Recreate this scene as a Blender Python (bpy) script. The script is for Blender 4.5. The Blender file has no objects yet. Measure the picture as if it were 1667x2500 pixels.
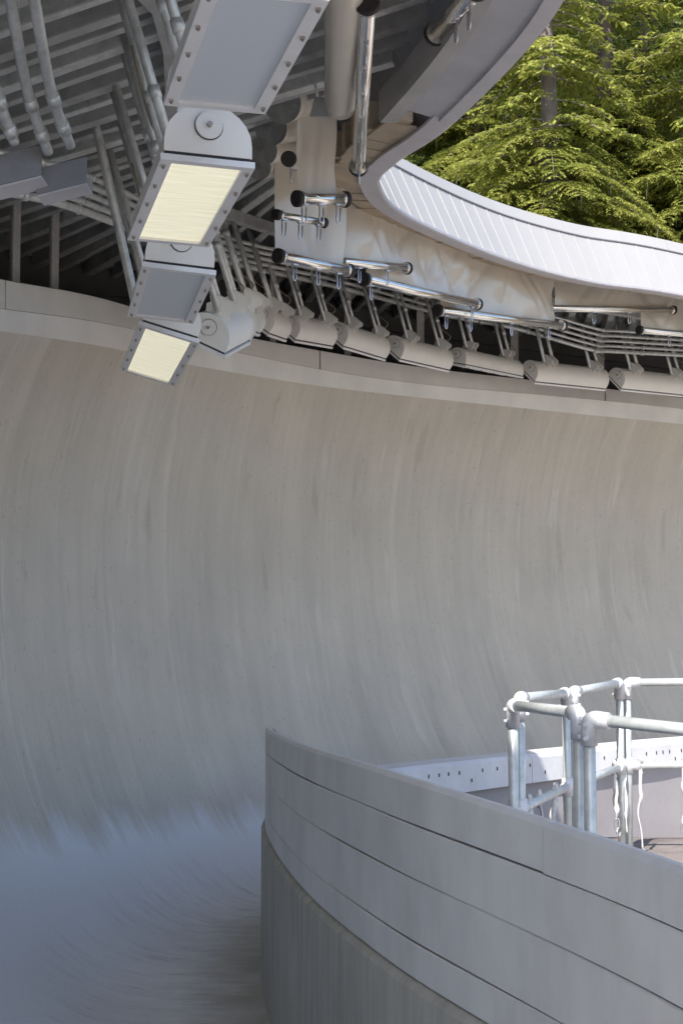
import bpy, bmesh, math, random
from mathutils import Vector, Matrix
V = Vector
random.seed(7)
scene = bpy.context.scene
COL = scene.collection

# ------------------------------------------------------------------ camera
F = 3500.0                                   # focal length in photo pixels (1667 x 2500)
PITCH = math.atan(280.0 / F)
EYE = V((0.0, 0.0, 3.0))
cam = bpy.data.cameras.new('camera')
cam.sensor_fit = 'VERTICAL'; cam.sensor_height = 36.0
cam.lens = 36.0 * F / 2500.0
cam.clip_start = 0.05; cam.clip_end = 2000
camo = bpy.data.objects.new('camera', cam); COL.objects.link(camo)
camo.location = EYE; camo.rotation_euler = (math.pi / 2 + PITCH, 0, 0)
scene.camera = camo

# ------------------------------------------------------------------ light
SUN_EL = math.radians(48.0)
SUN_DIR = V((-0.36, -0.93, 0)).normalized() * math.cos(SUN_EL) + V((0, 0, math.sin(SUN_EL)))   # towards the sun
world = bpy.data.worlds.new('World'); scene.world = world
world.use_nodes = True
wn = world.node_tree.nodes; wl = world.node_tree.links
sky = wn.new('ShaderNodeTexSky'); sky.sky_type = 'NISHITA'; sky.sun_disc = False
sky.sun_elevation = SUN_EL
sky.sun_rotation = math.atan2(SUN_DIR.x, SUN_DIR.y)
sky.altitude = 600; sky.dust_density = 2.2; sky.ozone_density = 1.0; sky.air_density = 1.0
bg = wn['Background']; wl.new(sky.outputs[0], bg.inputs[0]); bg.inputs[1].default_value = 0.13
sl = bpy.data.lights.new('sun', 'SUN'); sl.energy = 3.4; sl.angle = math.radians(0.5); sl.color = (1.0, 0.95, 0.88)
so = bpy.data.objects.new('sun', sl); COL.objects.link(so)
so.rotation_euler = SUN_DIR.to_track_quat('Z', 'Y').to_euler()
so.location = (-5, -15, 30)
scene.view_settings.view_transform = 'Standard'; scene.view_settings.look = 'None'
scene.view_settings.exposure = 1.05; scene.view_settings.gamma = 1.0
scene.view_settings.use_curve_mapping = False
scene.render.engine = 'CYCLES'
scene.cycles.max_bounces = 10; scene.cycles.diffuse_bounces = 7
scene.render.resolution_x = 682; scene.render.resolution_y = 1024

# ------------------------------------------------------------------ helpers
def P(px, py, D):
    """photo pixel + depth (metres forward of the camera) -> world point"""
    u = (px - 833.5) / F; v = (1250.0 - py) / F
    c, s = math.cos(PITCH), math.sin(PITCH)
    d = V((u, c - v * s, s + v * c))
    return EYE + d * (D / d.y)
def H(h): return EYE.z + h                    # height above the eye
UP = V((0, 0, 1))

def cr(pts, t):
    """Catmull-Rom through pts (vectors or floats), t in index units"""
    n = len(pts) - 1
    t = max(0.0, min(float(n), t))
    i = min(int(t), n - 1); f = t - i
    p1, p2 = pts[i], pts[i + 1]
    p0 = pts[i - 1] if i > 0 else p1 * 2 - p2
    p3 = pts[i + 2] if i + 2 <= n else p2 * 2 - p1
    return (p1 * 2 + (p2 - p0) * f + (p0 * 2 - p1 * 5 + p2 * 4 - p3) * f * f + (p1 * 3 - p0 - p2 * 3 + p3) * f * f * f) * 0.5

class MB:
    def __init__(s): s.v = []; s.f = []; s.uv = []; s.sm = []
    def face(s, ids, uvs=None, smooth=False):
        s.f.append(ids); s.uv.append(uvs); s.sm.append(smooth)
    def quad(s, a, b, c, d, smooth=False):
        i = len(s.v); s.v += [a, b, c, d]; s.face((i, i + 1, i + 2, i + 3), None, smooth)
    def box(s, c, x, y, z):
        """c centre, x y z half-axis vectors"""
        i = len(s.v)
        for sz in (-1, 1):
            for sx, sy in ((-1, -1), (1, -1), (1, 1), (-1, 1)):
                s.v.append(c + x * sx + y * sy + z * sz)
        for q in ((3, 2, 1, 0), (4, 5, 6, 7), (0, 1, 5, 4), (1, 2, 6, 5), (2, 3, 7, 6), (3, 0, 4, 7)):
            s.face(tuple(i + k for k in q))
    def bar(s, a, b, w, h, up=UP):
        t = (b - a); L = t.length; t = t / L
        x = t.cross(up)
        if x.length < 1e-4: x = t.cross(V((1, 0, 0)))
        x.normalize(); u = x.cross(t).normalized()
        s.box((a + b) / 2, t * (L / 2), x * (w / 2), u * (h / 2))
    def tube(s, path, r, n=8, caps=True, smooth=True):
        rings = []
        m = len(path)
        ref = None
        for k, p in enumerate(path):
            t = (path[min(k + 1, m - 1)] - path[max(k - 1, 0)])
            if t.length < 1e-7: t = V((0, 0, 1))
            t.normalize()
            if ref is None:
                ref = t.cross(UP if abs(t.z) < 0.9 else V((1, 0, 0))).normalized()
            ref = (ref - t * ref.dot(t)).normalized()
            b = t.cross(ref)
            rr = r[k] if isinstance(r, (list, tuple)) else r
            i = len(s.v)
            for j in range(n):
                a = 2 * math.pi * j / n
                s.v.append(p + (ref * math.cos(a) + b * math.sin(a)) * rr)
            rings.append(i)
        for k in range(m - 1):
            for j in range(n):
                j2 = (j + 1) % n
                s.face((rings[k] + j, rings[k] + j2, rings[k + 1] + j2, rings[k + 1] + j), None, smooth)
        if caps:
            s.face(tuple(rings[0] + j for j in reversed(range(n))))
            s.face(tuple(rings[-1] + j for j in range(n)))
    def prism(s, ring0, ring1, smooth=False, caps=True):
        i = len(s.v); n = len(ring0); s.v += list(ring0) + list(ring1)
        for j in range(n):
            j2 = (j + 1) % n
            s.face((i + j, i + j2, i + n + j2, i + n + j), None, smooth)
        if caps:
            s.face(tuple(i + j for j in reversed(range(n)))); s.face(tuple(i + n + j for j in range(n)))
    def loft(s, rows, smooth=True, uvs=None, close=False, endcaps=False):
        """rows: list of point lists of equal length"""
        i = len(s.v); n = len(rows[0])
        for r in rows: s.v += r
        for a in range(len(rows) - 1):
            for b in range(n if close else n - 1):
                b2 = (b + 1) % n
                ids = (i + a * n + b, i + a * n + b2, i + (a + 1) * n + b2, i + (a + 1) * n + b)
                u = None
                if uvs: u = (uvs[a][b], uvs[a][b2], uvs[a + 1][b2], uvs[a + 1][b])
                s.face(ids, u, smooth)
        if endcaps:
            s.face(tuple(i + b for b in range(n)))
            k = i + (len(rows) - 1) * n
            s.face(tuple(k + b for b in reversed(range(n))))
    def mesh(s, name, origin=None):
        me = bpy.data.meshes.new(name)
        vs = [tuple(p - origin) for p in s.v] if origin else [tuple(p) for p in s.v]
        me.from_pydata(vs, [], s.f)
        if any(u is not None for u in s.uv):
            lay = me.uv_layers.new(name='UVMap')
            data = []
            for f, u in zip(s.f, s.uv):
                for k in range(len(f)):
                    data += list(u[k]) if u else [0.0, 0.0]
            lay.data.foreach_set('uv', data)
        me.polygons.foreach_set('use_smooth', s.sm)
        me.update()
        return me
    def fixed(s, name, origin=None):
        me = s.mesh(name, origin)
        b = bmesh.new(); b.from_mesh(me); bmesh.ops.recalc_face_normals(b, faces=b.faces); b.to_mesh(me); b.free()
        return me

def link(name, me, mat, parent=None):
    o = bpy.data.objects.new(name, me)
    if mat is not None and me is not None and not me.materials: me.materials.append(mat)
    COL.objects.link(o)
    if parent is not None: o.parent = parent
    return o
def part(name, mb, mat, parent, bevel=0.0, fix=True):
    org = V(parent['_o']) if '_o' in parent else V((0, 0, 0))
    me = mb.fixed(name, org) if fix else mb.mesh(name, org)
    o = link(name, me, mat, parent)
    if bevel:
        m = o.modifiers.new('bevel', 'BEVEL'); m.width = bevel; m.segments = 2; m.limit_method = 'ANGLE'
    return o
def tag(o, label, cat, group=None):
    o['label'] = label; o['category'] = cat
    if group: o['group'] = group
    return o
def thing(name, loc, label, cat, group=None):
    o = bpy.data.objects.new(name, None); COL.objects.link(o)
    o.location = loc; o.empty_display_size = 0.1
    o['_o'] = tuple(loc)
    return tag(o, label, cat, group)
def sub(name, mb, mat, parent, bevel=0.0):
    """sub-part: parent is a mesh part whose object sits at its thing's origin"""
    org = V(parent.parent['_o'])
    me = mb.fixed(name, org)
    o = link(name, me, mat, parent)
    if bevel:
        m = o.modifiers.new('bevel', 'BEVEL'); m.width = bevel; m.segments = 2; m.limit_method = 'ANGLE'
    return o

# ------------------------------------------------------------------ materials
def new_mat(name):
    m = bpy.data.materials.new(name); m.use_nodes = True
    nt = m.node_tree; return m, nt, nt.nodes['Principled BSDF']
def ramp(nt, stops):
    r = nt.nodes.new('ShaderNodeValToRGB'); el = r.color_ramp.elements
    el[0].position, el[0].color = stops[0][0], (*stops[0][1], 1)
    el[1].position, el[1].color = stops[-1][0], (*stops[-1][1], 1)
    for p, c in stops[1:-1]:
        e = el.new(p); e.color = (*c, 1)
    return r
def mul(c, k): return tuple(min(1, x * k) for x in c)
def basic(name, col, rough=0.6, metal=0.0, var=0.12, scale=6.0, bump=0.0, bscale=60.0, spec=0.5, stretch=None, rvar=0.0):
    m, nt, b = new_mat(name)
    tc = nt.nodes.new('ShaderNodeTexCoord')
    src = tc.outputs['Object']
    if stretch:
        mp = nt.nodes.new('ShaderNodeMapping'); mp.inputs['Scale'].default_value = stretch
        nt.links.new(src, mp.inputs[0]); src = mp.outputs[0]
    n = nt.nodes.new('ShaderNodeTexNoise'); n.inputs['Scale'].default_value = scale; n.inputs['Detail'].default_value = 7
    n.inputs['Roughness'].default_value = 0.62
    nt.links.new(src, n.inputs['Vector'])
    r = ramp(nt, [(0.3, mul(col, 1 - var)), (0.5, col), (0.72, mul(col, 1 + var))])
    nt.links.new(n.outputs[0], r.inputs[0]); nt.links.new(r.outputs[0], b.inputs['Base Color'])
    b.inputs['Roughness'].default_value = rough; b.inputs['Metallic'].default_value = metal
    b.inputs['Specular IOR Level'].default_value = spec
    if rvar:
        mr = nt.nodes.new('ShaderNodeMapRange'); mr.inputs[1].default_value = 0.3; mr.inputs[2].default_value = 0.7
        mr.inputs[3].default_value = max(0.03, rough - rvar); mr.inputs[4].default_value = rough + rvar
        nt.links.new(n.outputs[0], mr.inputs[0]); nt.links.new(mr.outputs[0], b.inputs['Roughness'])
    if bump:
        n2 = nt.nodes.new('ShaderNodeTexNoise'); n2.inputs['Scale'].default_value = bscale; n2.inputs['Detail'].default_value = 5
        nt.links.new(src, n2.inputs['Vector'])
        bp = nt.nodes.new('ShaderNodeBump'); bp.inputs['Strength'].default_value = bump; bp.inputs['Distance'].default_value = 0.01
        nt.links.new(n2.outputs[0], bp.inputs['Height']); nt.links.new(bp.outputs[0], b.inputs['Normal'])
    return m

M = {}
M['lamp_paint'] = basic('lamp_paint', (0.84, 0.81, 0.76), 0.38, 0, 0.05, 3, 0.02, 90)
M['lamp_frame'] = basic('lamp_frame', (0.80, 0.79, 0.79), 0.35, 0.15, 0.06, 5)
M['gasket'] = basic('gasket', (0.03, 0.03, 0.035), 0.7)
M['galv'] = basic('galvanised_steel', (0.58, 0.585, 0.57), 0.42, 0.5, 0.22, 14, 0.05, 50, rvar=0.1)
M['galv_pipe'] = basic('galvanised_rail', (0.60, 0.63, 0.62), 0.42, 0.35, 0.16, 18, 0.06, 60)
M['fitting'] = basic('cast_fitting', (0.72, 0.72, 0.73), 0.40, 0.2, 0.08, 30, 0.12, 120)
M['chrome'] = basic('polished_pipe', (0.80, 0.77, 0.72), 0.16, 0.92, 0.07, 9, 0.02, 20, rvar=0.06)
M['rubber'] = basic('black_rubber', (0.018, 0.014, 0.013), 0.62, 0, 0.3, 20)
M['deck'] = basic('roof_deck', (0.48, 0.50, 0.50), 0.5, 0.2, 0.25, 1.5, 0.05, 20)
M['dark_steel'] = basic('weathered_steel', (0.37, 0.37, 0.365), 0.55, 0.2, 0.3, 3, 0.08, 25)
M['lilac_steel'] = basic('painted_steel', (0.50, 0.49, 0.51), 0.5, 0.05, 0.10, 2.5, 0.04, 30)
M['beam_grey'] = basic('grey_beam', (0.40, 0.385, 0.375), 0.6, 0.1, 0.18, 2, 0.06, 30, stretch=(1, 1, 5))
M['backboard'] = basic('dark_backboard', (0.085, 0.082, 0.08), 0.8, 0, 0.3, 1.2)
M['fascia'] = basic('white_cladding', (0.42, 0.41, 0.40), 0.42, 0, 0.03, 2.5, 0.015, 20)
M['trim'] = basic('soffit_trim', (0.56, 0.53, 0.55), 0.4, 0.1, 0.08, 4)
M['seam'] = basic('seam_flashing', (0.22, 0.21, 0.22), 0.5, 0.2)
M['plywood'] = basic('plywood', (0.47, 0.38, 0.27), 0.7, 0, 0.22, 3, 0.08, 30, stretch=(1, 1, 4))
M['bolt'] = basic('bolt_steel', (0.36, 0.32, 0.28), 0.4, 0.6, 0.2, 40)
M['dark_bolt'] = basic('dark_bolt', (0.06, 0.05, 0.05), 0.6)
M['cable'] = basic('cable_sheath', (0.22, 0.19, 0.15), 0.6, 0, 0.1, 8)
M['cable_pale'] = basic('pale_cable', (0.5, 0.46, 0.38), 0.55, 0, 0.1, 8)
M['strap'] = basic('white_webbing', (0.70, 0.68, 0.67), 0.8, 0, 0.15, 40, 0.1, 300)
M['hook'] = basic('hook_steel', (0.62, 0.62, 0.64), 0.3, 0.8, 0.15, 60)
M['roll_end'] = basic('roll_end', (0.24, 0.24, 0.23), 0.6, 0.1, 0.3, 12, 0.1, 60)
M['pave'] = None

# PVC curtain
def mat_tarp():
    m, nt, b = new_mat('pvc_tarpaulin')
    tc = nt.nodes.new('ShaderNodeTexCoord')
    n = nt.nodes.new('ShaderNodeTexNoise'); n.inputs['Scale'].default_value = 2.0; n.inputs['Detail'].default_value = 4
    nt.links.new(tc.outputs['Object'], n.inputs['Vector'])
    r = ramp(nt, [(0.3, (0.56, 0.515, 0.44)), (0.7, (0.62, 0.557, 0.485))])
    nt.links.new(n.outputs[0], r.inputs[0]); nt.links.new(r.outputs[0], b.inputs['Base Color'])
    b.inputs['Roughness'].default_value = 0.15; b.inputs['Specular IOR Level'].default_value = 0.7
    mp = nt.nodes.new('ShaderNodeMapping'); mp.inputs['Scale'].default_value = (2.2, 2.2, 0.7); mp.inputs['Rotation'].default_value = (0, 0.4, 0)
    nt.links.new(tc.outputs['Object'], mp.inputs[0])
    n2 = nt.nodes.new('ShaderNodeTexNoise'); n2.inputs['Scale'].default_value = 1.3; n2.inputs['Detail'].default_value = 1.0; n2.inputs['Roughness'].default_value = 0.3
    n2.inputs['Distortion'].default_value = 0.8
    nt.links.new(mp.outputs[0], n2.inputs['Vector'])
    bp = nt.nodes.new('ShaderNodeBump'); bp.inputs['Strength'].default_value = 0.06; bp.inputs['Distance'].default_value = 0.03
    nt.links.new(n2.outputs[0], bp.inputs['Height']); nt.links.new(bp.outputs[0], b.inputs['Normal'])
    return m
M['tarp'] = mat_tarp()

# painted concrete of the run: UV.x metres along the run, UV.y metres up the section
def mat_bank():
    m, nt, b = new_mat('painted_run_concrete')
    L = nt.links.new; N = nt.nodes.new
    uv = N('ShaderNodeTexCoord')
    def noise(sx, sy, scale, detail=6, rough=0.6, dist=0.0):
        mp = N('ShaderNodeMapping'); mp.inputs['Scale'].default_value = (sx, sy, 1)
        L(uv.outputs['UV'], mp.inputs[0])
        n = N('ShaderNodeTexNoise'); n.inputs['Scale'].default_value = scale; n.inputs['Detail'].default_value = detail
        n.inputs['Roughness'].default_value = rough; n.inputs['Distortion'].default_value = dist
        L(mp.outputs[0], n.inputs['Vector']); return n
    def mix(fac, a, c, typ='MIX'):
        x = N('ShaderNodeMix'); x.data_type = 'RGBA'; x.blend_type = typ
        if isinstance(fac, float): x.inputs[0].default_value = fac
        else: L(fac, x.inputs[0])
        for k, s in ((6, a), (7, c)):
            if isinstance(s, tuple): x.inputs[k].default_value = (*s, 1)
            else: L(s, x.inputs[k])
        return x.outputs[2]
    def math_(op, a, c, clamp=False):
        x = N('ShaderNodeMath'); x.operation = op; x.use_clamp = clamp
        for k, s in ((0, a), (1, c)):
            if isinstance(s, (int, float)): x.inputs[k].default_value = s
            else: L(s, x.inputs[k])
        return x.outputs[0]
    sep = N('ShaderNodeSeparateXYZ'); L(uv.outputs['UV'], sep.inputs[0])
    # trowel streaks running up the section
    s1 = noise(1.0, 0.13, 1.5, 6, 0.55, 0.35)
    s2 = noise(1.0, 0.06, 11.0, 7, 0.68, 0.25)
    s3 = noise(0.6, 0.35, 1.6, 8, 0.66)
    r1 = ramp(nt, [(0.28, (0.485, 0.435, 0.372)), (0.47, (0.555, 0.498, 0.428)), (0.62, (0.57, 0.512, 0.44)), (0.8, (0.62, 0.557, 0.48))]); L(s1.outputs[0], r1.inputs[0])
    r2 = ramp(nt, [(0.32, (0.965, 0.965, 0.96)), (0.5, (1.0, 1.0, 1.0)), (0.70, (1.03, 1.03, 1.02))]); L(s2.outputs[0], r2.inputs[0])
    r3 = ramp(nt, [(0.30, (0.90, 0.905, 0.90)), (0.7, (1.07, 1.06, 1.04))]); L(s3.outputs[0], r3.inputs[0])
    c = mix(1.0, r1.outputs[0], r2.outputs[0], 'MULTIPLY')
    c = mix(1.0, c, r3.outputs[0], 'MULTIPLY')
    # trowel passes: strips of slightly different tone with one crisp edge
    wob = noise(0.8, 0.35, 0.9, 3, 0.5)
    wob2 = noise(0.5, 0.02, 2.0, 3, 0.6)
    uu = math_('ADD', math_('ADD', math_('MULTIPLY', sep.outputs[0], 1.6), math_('MULTIPLY', wob2.outputs[0], 9.0)), math_('MULTIPLY', wob.outputs[0], 0.9))
    cell = math_('FLOOR', uu, 0.0); fr = math_('FRACT', uu, 0.0)
    wn1 = N('ShaderNodeTexWhiteNoise'); wn1.noise_dimensions = '1D'; L(cell, wn1.inputs['W'])
    fadn = noise(0.5, 0.45, 1.3, 4, 0.55)
    fad = N('ShaderNodeMapRange'); fad.inputs[1].default_value = 0.40; fad.inputs[2].default_value = 0.62; L(fadn.outputs[0], fad.inputs[0])
    tone = math_('MULTIPLY', math_('MULTIPLY', math_('POWER', fr, 1.6), wn1.outputs['Value']), fad.outputs[0])
    c = mix(math_('MULTIPLY', tone, 0.62), c, (0.70, 0.64, 0.56))
    wn2 = N('ShaderNodeTexWhiteNoise'); wn2.noise_dimensions = '1D'; L(math_('ADD', cell, 57.3), wn2.inputs['W'])
    tone2 = math_('MULTIPLY', math_('MULTIPLY', math_('POWER', math_('SUBTRACT', 1.0, fr), 2.0), wn2.outputs['Value']), math_('SUBTRACT', 1.0, fad.outputs[0]))
    c = mix(math_('MULTIPLY', tone2, 0.50), c, (0.42, 0.385, 0.335))
    # pale scuffs and scraped runs
    s6 = noise(1.0, 0.13, 4.2, 5, 0.5, 0.1)
    r6 = ramp(nt, [(0.635, (0, 0, 0)), (0.66, (0.30, 0.30, 0.30)), (0.75, (0.45, 0.45, 0.45))]); L(s6.outputs[0], r6.inputs[0])
    c = mix(r6.outputs[0], c, (0.70, 0.645, 0.575))
    # small pits and grit
    pit = N('ShaderNodeTexNoise'); pit.inputs['Scale'].default_value = 16; pit.inputs['Detail'].default_value = 6; L(uv.outputs['Object'], pit.inputs['Vector'])
    rp_ = ramp(nt, [(0.29, (0.80, 0.79, 0.77)), (0.36, (1, 1, 1))]); L(pit.outputs[0], rp_.inputs[0])
    c = mix(1.0, c, rp_.outputs[0], 'MULTIPLY')
    # dark drips high up
    s4 = noise(1.0, 0.22, 3.4, 4, 0.5, 0.4)
    r4 = ramp(nt, [(0.64, (1, 1, 1)), (0.69, (0.90, 0.905, 0.90)), (0.78, (0.80, 0.81, 0.80))]); L(s4.outputs[0], r4.inputs[0])
    c = mix(1.0, c, r4.outputs[0], 'MULTIPLY')
    # paler paint coat in the gutter, with ragged finger edge
    e1 = noise(1.0, 0.05, 1.1, 8, 0.80)
    e2 = noise(1.0, 0.10, 4.0, 6, 0.7)
    lim = math_('ADD', math_('MULTIPLY', e1.outputs[0], 1.1), math_('MULTIPLY', e2.outputs[0], 0.6))
    sepo = N('ShaderNodeSeparateXYZ'); L(uv.outputs['Object'], sepo.inputs[0])
    zz = math_('ADD', sepo.outputs[2], math_('MULTIPLY', sepo.outputs[1], 0.085))
    d = math_('SUBTRACT', math_('ADD', lim, 0.42), zz)
    fac = math_('MULTIPLY', d, 3.2, True)
    # dark damp band just above the paler coat
    fac_d = math_('MULTIPLY', math_('SUBTRACT', math_('ADD', lim, 1.5), zz), 0.9, True)
    damp = mix(fac_d, (1, 1, 1), (0.90, 0.92, 0.935))
    c = mix(1.0, c, damp, 'MULTIPLY')
    g1 = noise(1.0, 0.22, 7.0, 9, 0.72, 0.05)
    rg = ramp(nt, [(0.33, (0.40, 0.41, 0.43)), (0.43, (0.64, 0.65, 0.66)), (0.52, (0.71, 0.72, 0.73)), (0.7, (0.76, 0.77, 0.78))]); L(g1.outputs[0], rg.inputs[0])
    g2 = noise(0.5, 0.5, 1.2, 3, 0.5)
    rg2 = ramp(nt, [(0.35, (0.9, 0.9, 0.9)), (0.65, (1.05, 1.05, 1.05))]); L(g2.outputs[0], rg2.inputs[0])
    gut = mix(1.0, rg.outputs[0], rg2.outputs[0], 'MULTIPLY')
    # grinding streaks fade out up the side
    fg = math_('MULTIPLY', math_('SUBTRACT', 2.1, sep.outputs[1]), 0.9, True)
    gut = mix(fg, (0.68, 0.69, 0.70), gut)
    c = mix(fac, c, gut)
    # brown grime and painted-in shade along the foot of the inner wall
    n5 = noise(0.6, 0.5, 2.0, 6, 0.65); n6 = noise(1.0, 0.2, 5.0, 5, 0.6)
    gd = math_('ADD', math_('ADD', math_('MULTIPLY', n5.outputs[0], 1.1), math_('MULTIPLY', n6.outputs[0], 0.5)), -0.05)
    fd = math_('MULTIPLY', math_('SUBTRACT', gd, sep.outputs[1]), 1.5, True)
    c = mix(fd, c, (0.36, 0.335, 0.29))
    # fine grain
    fn = N('ShaderNodeTexNoise'); fn.inputs['Scale'].default_value = 55; fn.inputs['Detail'].default_value = 4; L(uv.outputs['Object'], fn.inputs['Vector'])
    rf = ramp(nt, [(0.3, (0.945, 0.945, 0.945)), (0.7, (1.035, 1.035, 1.035))]); L(fn.outputs[0], rf.inputs[0])
    c = mix(1.0, c, rf.outputs[0], 'MULTIPLY')
    L(c, b.inputs['Base Color'])
    b.inputs['Roughness'].default_value = 0.62; b.inputs['Specular IOR Level'].default_value = 0.35
    bp = N('ShaderNodeBump'); bp.inputs['Strength'].default_value = 0.25; bp.inputs['Distance'].default_value = 0.012
    hh = math_('ADD', math_('MULTIPLY', s1.outputs[0], 0.5), math_('MULTIPLY', fn.outputs[0], 0.12))
    L(hh, bp.inputs['Height']); L(bp.outputs[0], b.inputs['Normal'])
    return m
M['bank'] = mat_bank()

def mat_streaky(name, col, sx, sy, lo, hi, rough, rust=None):
    """UV material with stains running down"""
    m, nt, b = new_mat(name); L = nt.links.new; N = nt.nodes.new
    tc = N('ShaderNodeTexCoord')
    mp = N('ShaderNodeMapping'); mp.inputs['Scale'].default_value = (sx, sy, 1); L(tc.outputs['UV'], mp.inputs[0])
    n = N('ShaderNodeTexNoise'); n.inputs['Scale'].default_value = 3; n.inputs['Detail'].default_value = 8; n.inputs['Roughness'].default_value = 0.65; L(mp.outputs[0], n.inputs['Vector'])
    r = ramp(nt, [(0.25, mul(col, lo)), (0.5, col), (0.75, mul(col, hi))]); L(n.outputs[0], r.inputs[0])
    n2 = N('ShaderNodeTexNoise'); n2.inputs['Scale'].default_value = 1.4; n2.inputs['Detail'].default_value = 5; L(tc.outputs['Object'], n2.inputs['Vector'])
    r2 = ramp(nt, [(0.3, (0.9, 0.9, 0.9)), (0.7, (1.06, 1.06, 1.06))]); L(n2.outputs[0], r2.inputs[0])
    x = N('ShaderNodeMix'); x.data_type = 'RGBA'; x.blend_type = 'MULTIPLY'; x.inputs[0].default_value = 1
    L(r.outputs[0], x.inputs[6]); L(r2.outputs[0], x.inputs[7])
    out = x.outputs[2]
    if rust:
        n3 = N('ShaderNodeTexNoise'); n3.inputs['Scale'].default_value = 2.2; n3.inputs['Detail'].default_value = 6; L(mp.outputs[0], n3.inputs['Vector'])
        r3 = ramp(nt, [(0.5, (0, 0, 0)), (0.72, (0.7, 0.7, 0.7))]); L(n3.outputs[0], r3.inputs[0])
        y = N('ShaderNodeMix'); y.data_type = 'RGBA'; L(r3.outputs[0], y.inputs[0]); L(out, y.inputs[6]); y.inputs[7].default_value = (*rust, 1)
        out = y.outputs[2]
    L(out, b.inputs['Base Color']); b.inputs['Roughness'].default_value = rough
    n4 = N('ShaderNodeTexNoise'); n4.inputs['Scale'].default_value = 45; n4.inputs['Detail'].default_value = 4; L(tc.outputs['Object'], n4.inputs['Vector'])
    bp = N('ShaderNodeBump'); bp.inputs['Strength'].default_value = 0.15; bp.inputs['Distance'].default_value = 0.006
    L(n4.outputs[0], bp.inputs['Height']); L(bp.outputs[0], b.inputs['Normal'])
    return m
M['inner_conc'] = mat_streaky('inner_wall_concrete', (0.40, 0.39, 0.35), 3.0, 0.35, 0.72, 1.2, 0.75, (0.30, 0.27, 0.20))
M['outer_conc'] = mat_streaky('rendered_wall', (0.36, 0.335, 0.335), 0.6, 0.5, 0.9, 1.08, 0.8)
M['plank'] = mat_streaky('painted_plank', (0.64, 0.635, 0.62), 1.1, 0.5, 0.86, 1.06, 0.45, (0.52, 0.51, 0.475))
M['coping'] = mat_streaky('white_coping', (0.70, 0.69, 0.70), 2.0, 1.0, 0.9, 1.06, 0.6)
M['lip_band'] = mat_streaky('lip_concrete', (0.75, 0.715, 0.67), 0.5, 0.8, 0.95, 1.05, 0.6)
M['lip_band_warm'] = mat_streaky('lip_board', (0.70, 0.655, 0.605), 0.4, 0.8, 0.95, 1.04, 0.6)

def mat_ground(name, cols, scale, bump, bs, rough=0.9):
    m, nt, b = new_mat(name); L = nt.links.new; N = nt.nodes.new
    tc = N('ShaderNodeTexCoord')
    n = N('ShaderNodeTexNoise'); n.inputs['Scale'].default_value = scale; n.inputs['Detail'].default_value = 10; n.inputs['Roughness'].default_value = 0.7
    L(tc.outputs['Object'], n.inputs['Vector'])
    r = ramp(nt, [(0.3, cols[0]), (0.5, cols[1]), (0.7, cols[2])]); L(n.outputs[0], r.inputs[0]); L(r.outputs[0], b.inputs['Base Color'])
    n2 = N('ShaderNodeTexNoise'); n2.inputs['Scale'].default_value = bs; n2.inputs['Detail'].default_value = 6; L(tc.outputs['Object'], n2.inputs['Vector'])
    bp = N('ShaderNodeBump'); bp.inputs['Strength'].default_value = bump; bp.inputs['Distance'].default_value = 0.02
    L(n2.outputs[0], bp.inputs['Height']); L(bp.outputs[0], b.inputs['Normal']); b.inputs['Roughness'].default_value = rough
    return m
M['pave'] = mat_ground('brown_asphalt', [(0.17, 0.145, 0.135), (0.25, 0.215, 0.20), (0.33, 0.285, 0.265)], 3.0, 0.6, 90)
M['bounce_slab'] = mat_ground('bounce_slab_pale', [(0.46, 0.43, 0.39), (0.54, 0.505, 0.455), (0.60, 0.565, 0.515)], 1.5, 0.3, 60)
M['ground'] = mat_ground('forest_floor', [(0.05, 0.045, 0.025), (0.10, 0.075, 0.045), (0.17, 0.12, 0.08)], 0.8, 0.8, 8)
M['bark'] = basic('bark', (0.17, 0.14, 0.125), 0.9, 0, 0.45, 7, 0.8, 14, stretch=(1, 1, 0.25))
M['branch'] = basic('dead_branch', (0.24, 0.21, 0.18), 0.9, 0, 0.3, 6)

def mat_leaf(name, stops, trans=0.42):
    m, nt, b = new_mat(name); L = nt.links.new; N = nt.nodes.new
    geo = N('ShaderNodeNewGeometry'); tc = N('ShaderNodeTexCoord')
    n = N('ShaderNodeTexNoise'); n.inputs['Scale'].default_value = 0.9; n.inputs['Detail'].default_value = 3; L(tc.outputs['Object'], n.inputs['Vector'])
    ad = N('ShaderNodeMath'); ad.operation = 'MULTIPLY_ADD'; L(geo.outputs['Random Per Island'], ad.inputs[0]); ad.inputs[1].default_value = 0.55; L(n.outputs[0], ad.inputs[2])
    r = ramp(nt, stops); L(ad.outputs[0], r.inputs[0])
    L(r.outputs[0], b.inputs['Base Color']); b.inputs['Roughness'].default_value = 0.5; b.inputs['Specular IOR Level'].default_value = 0.35
    tr = N('ShaderNodeBsdfTranslucent'); L(r.outputs[0], tr.inputs[0])
    ms = N('ShaderNodeMixShader'); ms.inputs[0].default_value = trans
    L(b.outputs[0], ms.inputs[1]); L(tr.outputs[0], ms.inputs[2]); L(ms.outputs[0], nt.nodes['Material Output'].inputs[0])
    return m
M['leaf'] = mat_leaf('hemlock_needles', [(0.35, (0.095, 0.130, 0.024)), (0.6, (0.25, 0.285, 0.055)), (0.95, (0.42, 0.43, 0.11))])
M['leaf_dark'] = mat_leaf('fir_needles', [(0.35, (0.045, 0.085, 0.020)), (0.65, (0.120, 0.175, 0.040)), (0.95, (0.22, 0.265, 0.070))])
M['lichen'] = mat_leaf('hanging_lichen', [(0.35, (0.08, 0.085, 0.045)), (1.0, (0.17, 0.17, 0.10))], 0.3)

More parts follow.
